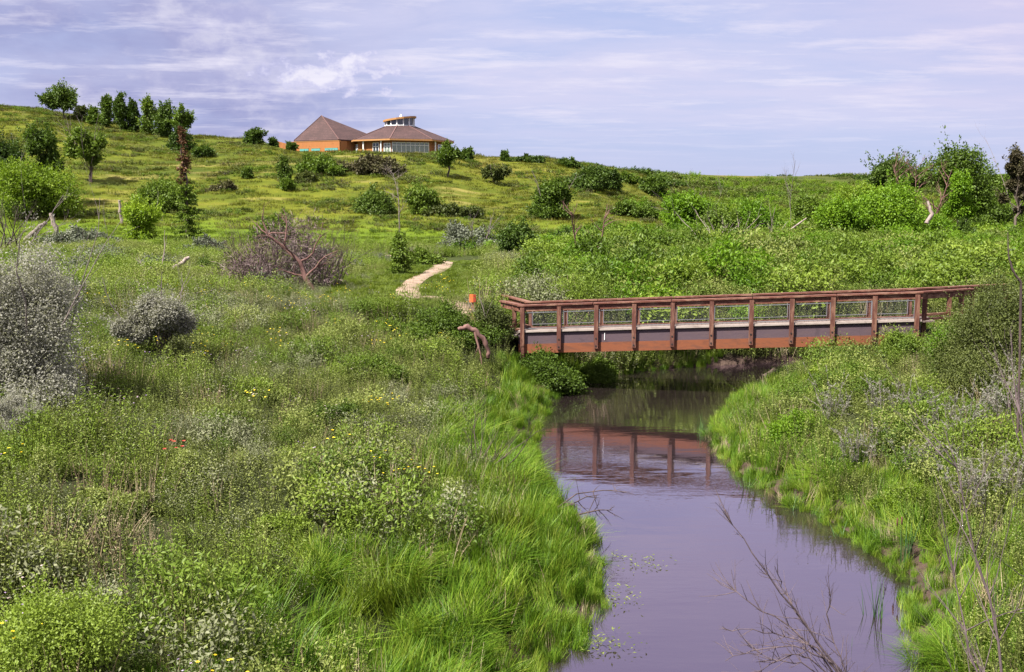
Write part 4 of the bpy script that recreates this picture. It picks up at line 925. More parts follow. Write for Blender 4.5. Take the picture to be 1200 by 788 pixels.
def build_dead():
    dead_tree('dead_tree', 468, 273, 72, 'leafless dead tree with pale trunk standing on the green meadow', 31, 'grey_wood', (.05, 0), .75, (8, 11), 3, r=.12)
    dead_tree('dead_tree', 686, 318, 76, 'forked reddish dead tree in front of the large rounded bush', 33, 'bark_red', (.0, 0), .6, (3, 5), 3, r=.12, forks=2)
    dead_tree('dead_tree', 1082, 262, 78, 'bare reddish brown dead tree between the two dark trees on the right', 35, 'bark_red', (.0, 0), .7, (7, 10), 4, r=.2, forks=3, Y=140)
    dead_tree('bare_sapling', 926, 272, 84, 'tall thin leafless sapling poking above the horizon from the bright thicket', 37, 'grey_wood', (-.08, 0), .35, (4, 6), 3, r=.07, up=.5)
    dead_tree('dead_tree', 107, 214, 38, 'brown dead stems inside the half dead tree on the left slope', 38, 'bark_dark', (.0, 0), .6, (7, 10), 3, r=.12, Y=float(hit(107, 214)[1])-.9)
    dead_tree('bare_sapling', 826, 262, 60, 'pair of thin leafless stems on the skyline left of the leafless sapling', 39, 'grey_wood', (0, 0), .4, (3, 4), 3, r=.05, forks=2, up=.4)
    dead_tree('dead_tree', 130, 300, 55, 'very thin leafless stem left of the yellow green bush', 40, 'grey_wood', (0, 0), .3, (1, 2), 2, r=.03, up=.5)
    # purple leafless bush with the crooked dead tree in it
    rng = np.random.default_rng(50); np.random.seed(50); p = hit(338, 336); s = p[1]/1200*1.15
    root = thing('purple_bare_bush', (p[0], p[1], p[2]-.1), 'wide leafless bush of fine purple brown twigs in the left weeds', 'shrub')
    mb = MB()
    for k in range(52):
        a = rng.random()*6.28; rr = rng.random()**.5*44*s
        grow(mb, rng, (math.cos(a)*rr, math.sin(a)*rr*.6, 0), (math.cos(a)*.55, math.sin(a)*.4, 1), 70*s*rng.uniform(.5, 1)*(1.1-.45*rr/(44*s)), .026, 3, .5, (3, 5), .16, 5, .15, .12, 3, .6)
    mb.build('twig', M['bark_dark'], root)
    root.scale = (1.2, 1, 1.4)
    B = blob_layout(rng, 'low', 74*s, 100*s); crown(rng, B, 9000, .26, .024, shell=.25, droop=0).build('fine_twig', M['purple_twig'], root)
    p = hit(368, 340); s = p[1]/1200; r2 = thing('dead_tree', (p[0], p[1], p[2]-.1), 'crooked reddish dead tree leaning out of the purple leafless bush', 'dead tree'); rng = np.random.default_rng(57)
    K = np.array([(0, 0, 0), (-.12, 0, .20), (-.20, .05, .42), (-.42, .05, .62), (-.62, 0, .80), (-.70, .05, .98)])*84*s
    mb = MB(); mb.tube(K, [.15, .13, .11, .085, .06, .03], 7); mb.build('trunk', M['bark_red'], r2, smooth_=True)
    for i, d, L in ((1, (.8, .1, .55), 40), (2, (.75, -.2, .9), 44), (2, (-1, .1, .35), 34), (3, (.35, .2, 1), 38), (3, (-.9, -.2, .5), 28), (4, (.7, 0, .8), 26), (4, (-.8, .2, .7), 22), (5, (.2, 0, 1), 18), (1, (-.9, -.1, .5), 26)):
        mb = MB(); grow(mb, rng, K[i], d, L*1.3*s, .08-.009*i, 3, .55, (2, 4), .08, 6, .2, .24, 5, .6); mb.build('branch', M['bark_red'], r2)
    # fallen and broken wood
    def log(name, pts, rad, label, mat, seed, extra=None, cat='log'):
        rng = np.random.default_rng(seed); np.random.seed(seed); pts = [np.array(q, float) for q in pts]; o = pts[0]
        P = []
        for a, b in zip(pts[:-1], pts[1:]):
            for t in np.linspace(0, 1, 4, endpoint=False): P.append(a+(b-a)*t+rng.normal(size=3)*np.mean(rad)*.25)
        P.append(pts[-1]); P = np.array(P)-o
        rr = np.interp(np.linspace(0, 1, len(P)), np.linspace(0, 1, len(rad)), rad)*(1+.12*rng.normal(size=len(P)))
        mb = MB(); mb.tube(P, rr, 8); mb.cap(mb.v[-1][:8]); mb.cap(mb.v[0][-8:])
        for q, d, L, r in (extra or []): grow(mb, rng, P[int(q*(len(P)-1))], d, L, r, 1, .6, (1, 3), .1)
        ob = mb.build(name, M[mat], smooth_=True); ob.location = o; return tag(ob, label, cat)
    def gp(px, py, lift=0, Y=None):
        q = hit(px, py) if Y is None else at(px, py, Y); return q+[0, 0, lift]
    b = gp(186, 326); Yb = b[1]
    log('fallen_log', [at(176, 316, Yb), at(192, 322, Yb-.2), at(206, 313, Yb), at(222, 302, Yb+.3)], [.16, .22, .15, .10], 'bleached fallen log lying in the weeds below the dead topped conifer', 'deadwood', 61,
        [(.3, (.1, .2, 1), 2.6, .05), (.1, (-1, 0, .5), 1.2, .05), (.25, (-.3, -.3, -.6), .5, .08)])
    b = gp(45, 284); Y1 = b[1]
    log('leaning_log', [at(30, 282, Y1), at(40, 272, Y1), at(54, 261, Y1)], [.3, .27, .24], 'bleached leaning log, left of the two below the lime green round tree', 'grey_wood', 62)
    log('broken_log', [at(68, 282, Y1), at(63, 262, Y1), at(59, 250, Y1)], [.26, .24, .2], 'pale broken trunk, right of the two below the lime green round tree', 'deadwood', 63)
    b = gp(142, 262); Y2 = b[1]
    log('broken_snag', [at(143, 262, Y2), at(141, 248, Y2), at(140, 235, Y2)], [.22, .2, .2], 'short white broken snag beside the yellow green bush', 'deadwood', 64)
    b = gp(900, 288); Y3 = b[1]-2.5
    log('leaning_branch', [at(900, 287, Y3), at(920, 274, Y3), at(945, 256, Y3+.5)], [.16, .13, .05], 'long pale dead branch leaning in front of the leafless sapling', 'deadwood', 65, [(.4, (.2, -.2, 1), 1.8, .05), (.6, (1, -.2, .1), 1.6, .04)])
    log('fallen_branch', [at(852, 292, Y3-2), at(862, 287, Y3-2), at(872, 290, Y3-2)], [.13, .14, .08], 'short white fallen branch in the grass left of the long leaning branch', 'deadwood', 66)
    log('fallen_branch', [at(1086, 262, 112), at(1092, 250, 112), at(1087, 236, 112.5)], [.22, .2, .15], 'white broken limb showing between the bright bushes on the right', 'deadwood', 67)
    rng = np.random.default_rng(70); np.random.seed(70); c = gp(845, 290); c[1] -= 5; c[2] = tz(c[0], c[1])
    root = thing('dead_branch_pile', c, 'tangle of pale dead branches in front of the bright thicket', 'branches')
    for k in range(13):
        a = rng.uniform(0, 6.28); mb = MB(); grow(mb, rng, (rng.normal()*1.2, rng.normal()*.7, 0), (math.cos(a)*.9, math.sin(a)*.5, .9), rng.uniform(2.5, 5.0), .055, 2, .5, (2, 4), .1); mb.build('branch', M['deadwood'], root)
    # arching dead branch left of the bridge
    b = gp(556, 428); Y4 = b[1]-.4
    f = lambda x_, y_: at(x_, y_, Y4)
    log('dead_branch', [f(537, 386), f(548, 383), f(558, 389), f(567, 399), f(573, 412), f(572, 420)], [.07, .10, .09, .085, .07, .06], 'thick arched dead branch in the weeds left of the bridge end', 'bark_red', 71, [(.35, (.1, -.2, -1), 1.3, .055), (.5, (-.2, .3, -.9), .9, .04)], 'branch')
    log('post', [gp(641, 440, -.2), ] + [gp(641, 440, .0)+[0, 0, .12]], [.03, .03], 'small dead stub on the left creek bank', 'bark_red', 72, None, 'branch') if False else None
    # branches reaching over the water from the left bank
    rng = np.random.default_rng(74); np.random.seed(74)
    b = on_z(640, 606, .4); root = thing('overhanging_branch', b, 'dark dead branch reaching over the water from the left bank grass', 'branch')
    for (x1, y1), (x2, y2), (x3, y3), r in (((648, 600), (676, 578), (738, 577), .022), ((645, 608), (690, 604), (718, 598), .03), ((640, 600), (672, 592), (702, 580), .02)):
        mb = MB(); P = np.array([at(640, 604, b[1]), at(x1, y1, b[1]), at(x2, y2, b[1]+.2), at((x2+x3)/2, (y2+y3)/2-3, b[1]+.1), at(x3, y3, b[1]-.2)])-b; P[1:-1] += rng.normal(size=(3, 3))*.03
        mb.tube(P, np.linspace(r, .006, 5), 6)
        for k in range(7):
            i = rng.integers(1, 4); t = rng.random(); grow(mb, rng, P[i]+(P[i+1]-P[i])*t, (rng.normal()*.8+.3, rng.normal()*.6, rng.normal()*.5-.05), rng.uniform(.2, .75), .010, 2, .6, (1, 3), 0, 4)
        mb.build('branch', M['bark_dark'], root)
    # dead twigs in the left bank weeds
    rng = np.random.default_rng(76); np.random.seed(76)
    b = gp(565, 560); root = thing('dead_shrub', b, 'low leafless shrub of dark twigs near the left creek bank', 'shrub')
    for k in range(9):
        a = rng.uniform(0, 6.28); mb = MB(); grow(mb, rng, (rng.normal()*.25, rng.normal()*.2, 0), (math.cos(a)*.8, math.sin(a)*.5, .8), rng.uniform(.9, 1.9), .018, 2, .55, (3, 5), .1); mb.build('twig', M['bark_dark'], root)
    # fan of bare twigs in front of the water, bottom
    rng = np.random.default_rng(80); np.random.seed(80); Yf = 9.6
    foot = np.array([4.9, 9.4, tz(4.9, 9.4)]); root = thing('bare_willow_branch', foot, 'fan of bare willow twigs rising in front of the water at the bottom', 'branch')
    g = lambda x_, y_, dy=0: at(x_, y_, Yf+dy)-foot
    bot = g(1006, 830)
    for pts, r in (([(1006, 830), (985, 788), (930, 716), (882, 652), (848, 598)], .017), ([(1006, 830), (980, 782), (925, 735), (876, 704), (836, 677)], .014), ([(1006, 830), (960, 760), (920, 744), (880, 741), (846, 736)], .011),
                   ([(1006, 830), (965, 772), (930, 755), (885, 762), (850, 775)], .012), ([(1006, 830), (950, 770), (925, 768), (895, 786), (880, 800)], .009), ([(1006, 830), (972, 770), (938, 722), (915, 690), (908, 664)], .012),
                   ([(1006, 830), (985, 770), (968, 720), (975, 690)], .009), ([(1006, 830), (940, 776), (905, 772), (868, 752)], .009)):
        mb = MB(); P = [np.zeros(3), bot*.5+[.05, 0, 0]]+[g(x_, y_, rng.normal()*.12) for x_, y_ in pts]
        Q = [];
        for a, c in zip(P[:-1], P[1:]):
            for t in (0, .34, .67): Q.append(a+(c-a)*t+rng.normal(size=3)*.012)
        Q.append(P[-1]); Q = np.array(Q); mb.tube(Q, np.linspace(r*1.25, .0028, len(Q)), 6)
        for k in range(20):
            i = rng.integers(7, len(Q)-1); d = Q[i+1 if i+1 < len(Q) else i]-Q[i-1]; d /= np.linalg.norm(d); nd = d+rng.normal(size=3)*.55; nd[2] += .25
            grow(mb, rng, Q[i], nd, rng.uniform(.10, .42), .0042, 1, .6, (1, 4), .12, 4, .4, .1, 4)
        mb.build('twig', M['twig'], root)
    # bare saplings, bottom right
    for (px, py, top, Ys, lab, sd) in ((1196, 800, (1105, 500), 10.6, 'tallest bare sapling at the bottom right corner', 81), (1150, 800, (1108, 640), 11.2, 'short bare stem left of the tallest bare sapling', 82), (1206, 770, (1190, 440), 11.5, 'bare sapling cut off by the right edge', 83)):
        rng = np.random.default_rng(sd); np.random.seed(sd); q = at(px, py, Ys); foot = np.array([q[0], Ys, tz(q[0], Ys)-.1]); root = thing('bare_sapling', foot, lab, 'sapling')
        e = at(top[0], top[1], Ys+.6)-foot; mb = MB()
        t = np.linspace(0, 1, 10)[:, None]; P = e*t+rng.normal(size=(10, 3))*.03*np.sin(t*3.1); P[:, 0] += (np.sin(t*3.1)*.16)[:, 0]; mb.tube(P, np.linspace(.022, .004, 10), 6); mb.build('stem', M['twig'], root)
        bm = MB()
        for k in range(16):
            i = rng.integers(2, 9); nd = e/np.linalg.norm(e)+rng.normal(size=3)*.45; grow(bm, rng, P[i], nd, rng.uniform(.5, 1.4), .008, 2, .45, (2, 4), .2, 5, .3, .08, 4)
        bm.build('twig', M['twig'], root)
    q = hit(1185, 330); Yq = 22.0; foot = at(1204, 352, Yq)
    foot[2] = tz(foot[0], Yq)
    log('bare_curved_stem', [foot, at(1197, 331, Yq), at(1187, 318, Yq), at(1182, 300, Yq), at(1181, 272, Yq)], [.03, .026, .022, .016, .006], 'dark curved bare stem rising at the right edge above the bushes', 'bark_dark', 85, None, 'branch')
    # grey twigs at the left edge
    rng = np.random.default_rng(88); np.random.seed(88); b = gp(6, 300); root = thing('dead_shrub', b, 'grey leafless shrub cut off by the left edge below the dark tree', 'shrub')
    for k in range(9):
        a = rng.uniform(-1.2, 1.2); mb = MB(); grow(mb, rng, (rng.normal()*.8-.6, 0, 0), (math.sin(a), rng.normal()*.3, 1), rng.uniform(3.5, 6.5), .07, 3, .6, (3, 5), .05); mb.build('branch', M['bark_dark' if k % 2 else 'grey_wood'], root)
build_dead()

# ------------------------------------------------------------------ plants nobody could count
def proto(mb, name, mats): return mb.build(name, mats, link=False)
def scatter(name, protos, P, scl, label, cat, tilt=.12, seed=0, idx=None):
    rng = np.random.default_rng(seed); n = len(P)
    me = bpy.data.meshes.new(name); me.vertices.add(n); me.vertices.foreach_set('co', np.asarray(P, np.float32).ravel())
    rot = np.stack([rng.normal(size=n)*tilt, rng.normal(size=n)*tilt, rng.random(n)*6.283], 1)
    a = me.attributes.new('rot', 'FLOAT_VECTOR', 'POINT'); a.data.foreach_set('vector', rot.astype(np.float32).ravel())
    a = me.attributes.new('scl', 'FLOAT', 'POINT'); a.data.foreach_set('value', np.asarray(scl, np.float32))
    a = me.attributes.new('pick', 'INT', 'POINT'); a.data.foreach_set('value', (rng.integers(0, len(protos), n) if idx is None else idx).astype(np.int32))
    o = bpy.data.objects.new(name, me); col.objects.link(o)
    ng = bpy.data.node_groups.new(name+'_scatter', 'GeometryNodeTree')
    ng.interface.new_socket('Geometry', in_out='INPUT', socket_type='NodeSocketGeometry'); ng.interface.new_socket('Geometry', in_out='OUTPUT', socket_type='NodeSocketGeometry')
    N, Lk = ng.nodes, ng.links
    gi, go = N.new('NodeGroupInput'), N.new('NodeGroupOutput'); jn = N.new('GeometryNodeJoinGeometry'); iop = N.new('GeometryNodeInstanceOnPoints')
    for p in reversed(protos):
        oi = N.new('GeometryNodeObjectInfo'); oi.inputs['Object'].default_value = p; oi.inputs['As Instance'].default_value = False
        g2 = N.new('GeometryNodeGeometryToInstance'); Lk.new(oi.outputs['Geometry'], g2.inputs[0]); Lk.new(g2.outputs[0], jn.inputs[0])
    def attr(nm, ty):
        k = N.new('GeometryNodeInputNamedAttribute'); k.data_type = ty; k.inputs[0].default_value = nm; return k.outputs[0]
    Lk.new(gi.outputs[0], iop.inputs['Points']); Lk.new(jn.outputs[0], iop.inputs['Instance']); iop.inputs['Pick Instance'].default_value = True
    Lk.new(attr('pick', 'INT'), iop.inputs['Instance Index']); Lk.new(attr('rot', 'FLOAT_VECTOR'), iop.inputs['Rotation']); Lk.new(attr('scl', 'FLOAT'), iop.inputs['Scale'])
    Lk.new(iop.outputs[0], go.inputs[0])
    md = o.modifiers.new('scatter', 'NODES'); md.node_group = ng
    return tag(o, label, cat, kind='stuff')

def weed_clump(seed, h, r, stems, per, L, W, mat, upk=.35, stem_mat=None):
    rng = np.random.default_rng(seed); np.random.seed(seed); mb = MB(); Ps, Ds, Ns, Ls, rn = [], [], [], [], []
    for k in range(stems):
        a = rng.random()*6.28; rr = r*rng.random()**.5; b = np.array([math.cos(a)*rr, math.sin(a)*rr, -.05]); H = h*rng.uniform(.6, 1.1)
        ln = np.array([math.cos(a), math.sin(a), 0])*H*rng.uniform(.05, .35); top = b+ln+[0, 0, H]
        mb.tube([b, b+ln*.3+[0, 0, H*.5], top], [.006, .005, .002], 3, 1)
        t = np.linspace(.12, 1, per); Pp = b+ln*(t**1.5)[:, None]+np.array([0, 0, 1.])*(H*t)[:, None]
        az = np.arange(per)*2.4+rng.random()*6.28+rng.normal(size=per)*.4
        D = np.stack([np.cos(az), np.sin(az), upk+rng.normal(size=per)*.35], 1)
        Ps.append(Pp); Ds.append(D); Ns.append(np.stack([rng.normal(size=per)*.4, rng.normal(size=per)*.4, np.ones(per)], 1)); Ls.append(L*(1.15-.55*t)*rng.uniform(.7, 1.2, per)); rn.append(np.clip(rng.random()*.5+.5*rng.random(per)*.8+.12*t, 0, 1))
    Ls = np.concatenate(Ls); mb.leaves(np.concatenate(Ps), np.concatenate(Ds), np.concatenate(Ns), Ls, Ls*W/L, 0, np.concatenate(rn))
    return proto(mb, 'weed_source', [M[mat], M[stem_mat or 'olive_leaf']])
def dome(seed, h, r, n, L, W, mat):
    rng = np.random.default_rng(seed); np.random.seed(seed); mb = MB(); C = []
    for k in range(9):
        a = rng.random()*6.28; q = r*.75*rng.random()**.5; rr = r*rng.uniform(.28, .5); C.append((np.array([math.cos(a)*q, math.sin(a)*q, max(rr*.4, h*rng.uniform(.55, 1)*(1-.4*q/r)-rr*.8)]), np.array([rr, rr, rr*.9])))
    for c, rr in C:
        mb.tube([(c[0]*.3, c[1]*.3, -.05), c*[.7, .7, .6], c], [.012, .010, .004], 4, 1)
    crown(rng, C, n, L, W, mb, 0, 0, .5, .8)
    return proto(mb, 'bush_source', [M[mat], M['olive_leaf']])
def tuft(seed, n, r, h, lean, w, mat, segs=3, wind=.5):
    rng = np.random.default_rng(seed); np.random.seed(seed); a = rng.random(n)*6.28; rr = r*rng.random(n)**.5
    P = np.stack([np.cos(a)*rr, np.sin(a)*rr, np.full(n, -.04)], 1); H = h*rng.uniform(.55, 1.1, n)
    return proto(MB().blades(P, H, H*lean*rng.uniform(.2, 1.3, n), w*rng.uniform(.7, 1.3, n), a*(1-wind)+rng.normal(size=n)*.8, 0, None, segs), 'tuft_source', [M[mat]])

def sample(n, y0, y1, seed, margin=.13, log=False):
    """random ground points inside the view, a little wider than the picture"""
    rng = np.random.default_rng(seed); y = np.sqrt(rng.uniform(y0*y0, y1*y1, n)); hw = .5+margin
    return rng.uniform(-hw, hw, n)*y, y, rng
def lifted(x, y): return np.stack([x, y, terrain(x, y)], 1)

def build_cover():
    A = np.array(at(613, 414, 37.6))[:2]; Bq = np.array(at(1072, 403, 34.7))[:2]
    def under_bridge(x, y):
        t = np.clip(((x-A[0])*(Bq[0]-A[0])+(y-A[1])*(Bq[1]-A[1]))/((Bq-A)@(Bq-A)), -.12, 1.12); px_, py_ = A[0]+t*(Bq-A)[0], A[1]+t*(Bq-A)[1]
        return np.hypot(x-px_-.2, y-py_-.9) < 1.25
    # ---- tall weeds near the creek, both banks
    w1 = [weed_clump(100+i, .62, .34, 17, 17, .060, .024, 'weed') for i in range(5)]
    w2 = [weed_clump(120+i, .60, .30, 14, 17, .060, .019, 'weed_grey') for i in range(4)]
    w3 = [weed_clump(140+i, .74, .30, 12, 19, .080, .024, 'weed_bright', .5) for i in range(3)]
    dry = [weed_clump(160+i, .66, .28, 9, 10, .05, .012, 'straw', .6, 'straw') for i in range(2)]
    bush = [dome(170+i, .85, .55, 900, .052, .022, ('weed', 'weed', 'weed_grey', 'weed_bright', 'mid_leaf', 'mid_leaf')[i]) for i in range(6)]
    x, y, rng = sample(14500, 6.5, 47, 1, .16)
    x = np.concatenate([x, rng.uniform(-6, 20, 1500)]); y = np.concatenate([y, rng.uniform(40.2, 47.5, 1500)])
    d = creek_dist(x, y); left = x < 3+.02*y
    edge = 1.9+1.8*(fbm(x, y, 3, 61)-.5)*2
    edge = edge*(.55+.75*rng.random(len(x)))
    edge = np.where(left, np.where(y < 27, edge+np.clip((24-y)*.10, 0, .9), 1.6+.0*edge), np.clip(edge-.9, .5, 3))
    edge = np.where(y > 40, .12, edge)
    ok = (d > edge) & ~under_bridge(x, y) & ((path_dist(x, y) > .8) | (y > 40)) & (rng.random(len(x)) < np.where(y < 30, 1.0, .8))
    x, y, d = x[ok], y[ok], d[ok]; rng = np.random.default_rng(2); n = len(x)
    k1 = .5*fbm(x, y, 5, 71)+.5*fbm(x, y, 1.6, 72); k2 = .4*fbm(x, y, 4, 75)+.6*fbm(x, y, 1.3, 76); r_ = rng.random(n)
    idx = rng.integers(0, 5, n); rightb = x > 3+.02*y
    idx = np.where(k1+.22*(r_-.5)+.04*(~rightb)-.05*rightb > .545, 5+rng.integers(0, 4, n), idx)
    idx = np.where((k2+.2*(rng.random(n)-.5) > .60+.06*rightb), 9+rng.integers(0, 3, n), idx)
    idx = np.where((rng.random(n) < .03) | (fbm(x, y, 1.1, 74)+.1*rng.random(n) > .735), 12+rng.integers(0, 2, n), idx)
    pd = path_dist(x, y); nearp = (pd < 4.5) & (y > 41) & (x < -1.2)
    bz = (rng.random(n) < .24+.08*rightb) & ~nearp & (fbm(x, y, 3, 79) > .44-.08*rightb) & (d > 2.0); bi = np.where(idx >= 9, 3, np.where((idx >= 5) & ~rightb, 2, rng.integers(0, 2, n))); bi = np.where(rng.random(n) < np.where(rightb, .45, .22), 4+rng.integers(0, 2, n), bi); idx = np.where(bz, 14+bi, idx)
    sc = (.45+.85*rng.random(n)**1.5)*(.30+1.35*fbm(x, y, 1.5, 78))*np.where(y < 10, .8, 1)*np.where((y > 40) & (x > -1.5), 1.5, 1)
    sc = np.where(nearp, sc*np.where(y > 45.6, np.clip(.15+pd*.09, .15, .6), .42), sc)
    scatter('weeds', w1+w2+w3+dry+bush, lifted(x, y), sc*1.08, 'dense leafy weeds covering both creek banks', 'weeds', .16, 3, idx)
    # ---- bank grass
    tf = [tuft(200+i, 95, .17, .46, (.35, .5, 1.2, .4, 1.5)[i], .0105, 'grass', 3) for i in range(5)]+[tuft(206, 40, .2, .5, .4, .008, 'straw', 3), tuft(207, 45, .2, .6, .5, .014, 'flat_grass', 3)]
    x, y, rng = sample(26000, 7.5, 46, 4, .12)
    d = creek_dist(x, y); left = x < 3+.02*y
    wdt = np.where(left, np.where(y < 28, 2.7+np.clip((24-y)*.12, 0, 1.2), 1.6), np.where(y < 20, 2.0, 2.6)); wdt = wdt+1.6*(fbm(x, y, 2.6, 81)-.5)
    ok = (d > -.25) & (d < wdt) & ~((y > 40) & (fbm(x, y, 1.6, 83) > .66)) & ~under_bridge(x, y)
    inner = rng.random(len(x)) < np.clip(1.25-d/np.maximum(wdt, .1)*.75, .1, 1)
    ok &= inner; x, y, d = x[ok], y[ok], d[ok]; rng = np.random.default_rng(6)
    sc = (.65+.6*rng.random(len(x)))*np.clip(.72+d*.4, .62, 1.12)*np.where(x > 3, .9, 1)
    P = lifted(x, y); P[:, 2] = np.maximum(P[:, 2], -.05); n = len(x); k = fbm(x, y, 1.6, 85)
    sc *= .55+.95*fbm(x, y, 1.1, 86); idx = np.where(k+.3*(rng.random(n)-.5) > .60, 2+2*rng.integers(0, 2, n), rng.choice([0, 1, 3], n)); idx = np.where(rng.random(n) < .07, 5, idx); idx = np.where((fbm(x, y, 2, 87) > .62) & (rng.random(n) < .5), 6, idx)
    scatter('bank_grass', tf, P, sc*1.05, 'lush bright green grass along the water edge', 'grass', .22, 7, idx)
    # ---- middle flat: coarser weeds and low brush
    m1 = [weed_clump(220+i, .80, .75, 22, 13, .135, .060, 'weed') for i in range(4)]
    m2 = [weed_clump(240+i, .72, .75, 22, 13, .120, .045, 'weed_grey') for i in range(2)]
    m3 = [weed_clump(250+i, .90, .75, 20, 13, .150, .066, 'weed_bright', .5) for i in range(3)]
    m4 = [weed_clump(260+i, .85, .70, 16, 10, .11, .03, 'straw', .6, 'straw') for i in range(1)]
    mbush = [dome(270+i, 1.5, 1.05, 1200, .115, .055, ('mid_leaf', 'weed', 'weed_bright', 'greygreen_leaf', 'bright_leaf')[i]) for i in range(5)]
    x, y, rng = sample(17500, 41.5, 118, 8)
    k = fbm(x, y, 14, 90); edge = 100+14*(k-.5)*2+np.where(x/y > .05, 18, 0)
    ok = (y < edge) & ((path_dist(x, y) > .75) | (y < 51.5)) & (creek_dist(x, y) > .6) & ~((np.abs(x/y+.075) < .05) & (y > 66) & (y < 92) & (fbm(x, y, 6, 93) > .35))
    x, y = x[ok], y[ok]; n = len(x); rng = np.random.default_rng(9); k1, k2 = fbm(x, y, 9, 95), fbm(x, y, 6, 97)
    idx = rng.integers(0, 4, n); idx = np.where(k1+.2*(rng.random(n)-.5)-.18*(x/y > -.05) > .54, 4+rng.integers(0, 2, n), idx)
    idx = np.where(k2+.2*(rng.random(n)-.5)+.07*(x/y > .0) > .56, 6+rng.integers(0, 3, n), idx); idx = np.where(rng.random(n) < .05, 9, idx)
    rt = x/y > -.06
    bz = (rng.random(n) < np.where(rt, .26, .09)) & (fbm(x, y, 5, 98) > np.where(rt, .42, .5)) & ~((path_dist(x, y) < 6) & (y < 80)); idx = np.where(bz, 10+np.where(rt, rng.choice([0, 0, 0, 1, 2, 4], n), rng.choice([0, 1, 1, 2, 3], n)), idx)
    sc = (.6+.7*rng.random(n))*(.55+.9*fbm(x, y, 4, 99))*np.where(bz & rt, 1.25*(.6+.7*rng.random(n)), .9)
    pd = path_dist(x, y); nearp = (pd < 5) & (y < 78) & (y > 41) & (x < -1.2); idx = np.where(nearp & (idx >= 10), 0, idx); sc = np.where(nearp, sc*np.where(y > 45.6, np.clip(.05+(pd-.8)*.14, .05, 1), .38), sc)
    scatter('low_brush', m1+m2+m3+m4+mbush, lifted(x, y), sc, 'rough weeds and low brush on the flat behind the footbridge', 'brush', .12, 10, idx)
    # ---- short grass beside the trail
    sg = [tuft(330+i, 80, .45, .16, .5, .02, 'flat_grass', 2) for i in range(3)]
    rng = np.random.default_rng(31); x = rng.uniform(-12, 4, 5200); y = rng.uniform(44, 82, 5200); pd = path_dist(x, y); ok = (pd > .34+.25*rng.random(len(x))) & (pd < 4.2); x, y = x[ok], y[ok]
    scatter('trail_side_grass', sg, lifted(x, y), .7+.6*rng.random(len(x)), 'short green grass on both sides of the dirt trail', 'grass', .1, 32)
    # ---- meadow and hill grass
    hg = [tuft(300+i, 70, 1.25, .42, .6, .045, 'hill_grass', 2) for i in range(4)]
    fg = [tuft(320+i, 90, .9, .34, .5, .035, 'flat_grass', 2) for i in range(3)]
    x, y, rng = sample(26000, 96, 330, 11, .08)
    u = 600+1200*x/y; crest = np.interp(u, HILL[:, 0], HILL[:, 2]); ok = (y < crest+12) & ~((np.abs(x-at(469, 181, 248)[0]+6) < 24) & (np.abs(y-250) < 15)) & (rng.random(len(x)) < np.clip(fbm(x, y, 9, 101)*1.7-.15, .15, 1))
    x, y = x[ok], y[ok]; rng = np.random.default_rng(12); n = len(x)
    flat = (y < 150+8*(fbm(x, y, 12, 103)-.5)); idx = np.where(flat, 4+rng.integers(0, 3, n), rng.integers(0, 4, n))
    scatter('hill_grass', hg+fg, lifted(x, y), (.7+.7*rng.random(n)), 'meadow grass on the flat and up the sunlit hillside', 'grass', .08, 13, idx)
    # ---- forb patches on the slope
    hb = [weed_clump(340+i, .55, 1.1, 20, 9, .30, .14, 'olive_leaf') for i in range(2)]+[weed_clump(350+i, .5, 1.0, 20, 9, .30, .13, 'mid_leaf') for i in range(2)]+[weed_clump(355, .5, 1.0, 16, 9, .28, .10, 'brown_leaf')]
    x, y, rng = sample(15000, 150, 330, 14, .08); u = 600+1200*x/y; crest = np.interp(u, HILL[:, 0], HILL[:, 2])
    ok = (y < crest+8) & (fbm(x, y*1.3, 9, 105)+.25*(rng.random(len(x))-.5) > .565) & ~((np.abs(x-at(469, 181, 248)[0]+6) < 24) & (np.abs(y-250) < 15)); x, y = x[ok], y[ok]
    scatter('slope_herbs', hb, lifted(x, y), .6+.8*np.random.default_rng(15).random(len(x)), 'patches of darker herbs and low scrub on the hillside', 'herbs', .08, 16)
    # ---- far plateau scrub beyond the flat, behind the right thicket
    fs = [weed_clump(370+i, 1.3, 1.5, 26, 10, .42, .22, ('mid_leaf', 'lime_leaf', 'olive_leaf', 'bright_leaf')[i]) for i in range(4)]
    x, y, rng = sample(12000, 112, 400, 17, .1); u = 600+1200*x/y
    ok = (u > 740) & (rng.random(len(x)) < np.clip((u-740)/120, 0, 1)*np.where(y < 220, .9, .6)) & (fbm(x, y, 18, 107) > .36)
    x, y = x[ok], y[ok]; scatter('thicket_undergrowth', fs, lifted(x, y), .7+1.0*np.random.default_rng(18).random(len(x))**2, 'scrubby undergrowth filling the thicket and slope on the right', 'undergrowth', .08, 19)
    fs2 = [weed_clump(380+i, 1.6, 5.0, 34, 9, 1.0, .6, ('dark_leaf', 'olive_leaf')[i]) for i in range(2)]
    x, y, rng = sample(9000, 290, 540, 20, .1); u = 600+1200*x/y; ok = (u > 730) & (fbm(x, y*.6, 40, 109)+.2*(rng.random(len(x))-.5) > .45); x, y = x[ok], y[ok]
    scatter('distant_scrub', fs2, lifted(x, y), .25+.7*np.random.default_rng(21).random(len(x)), 'far off scrub along the plateau skyline on the right', 'scrub', .05, 22)
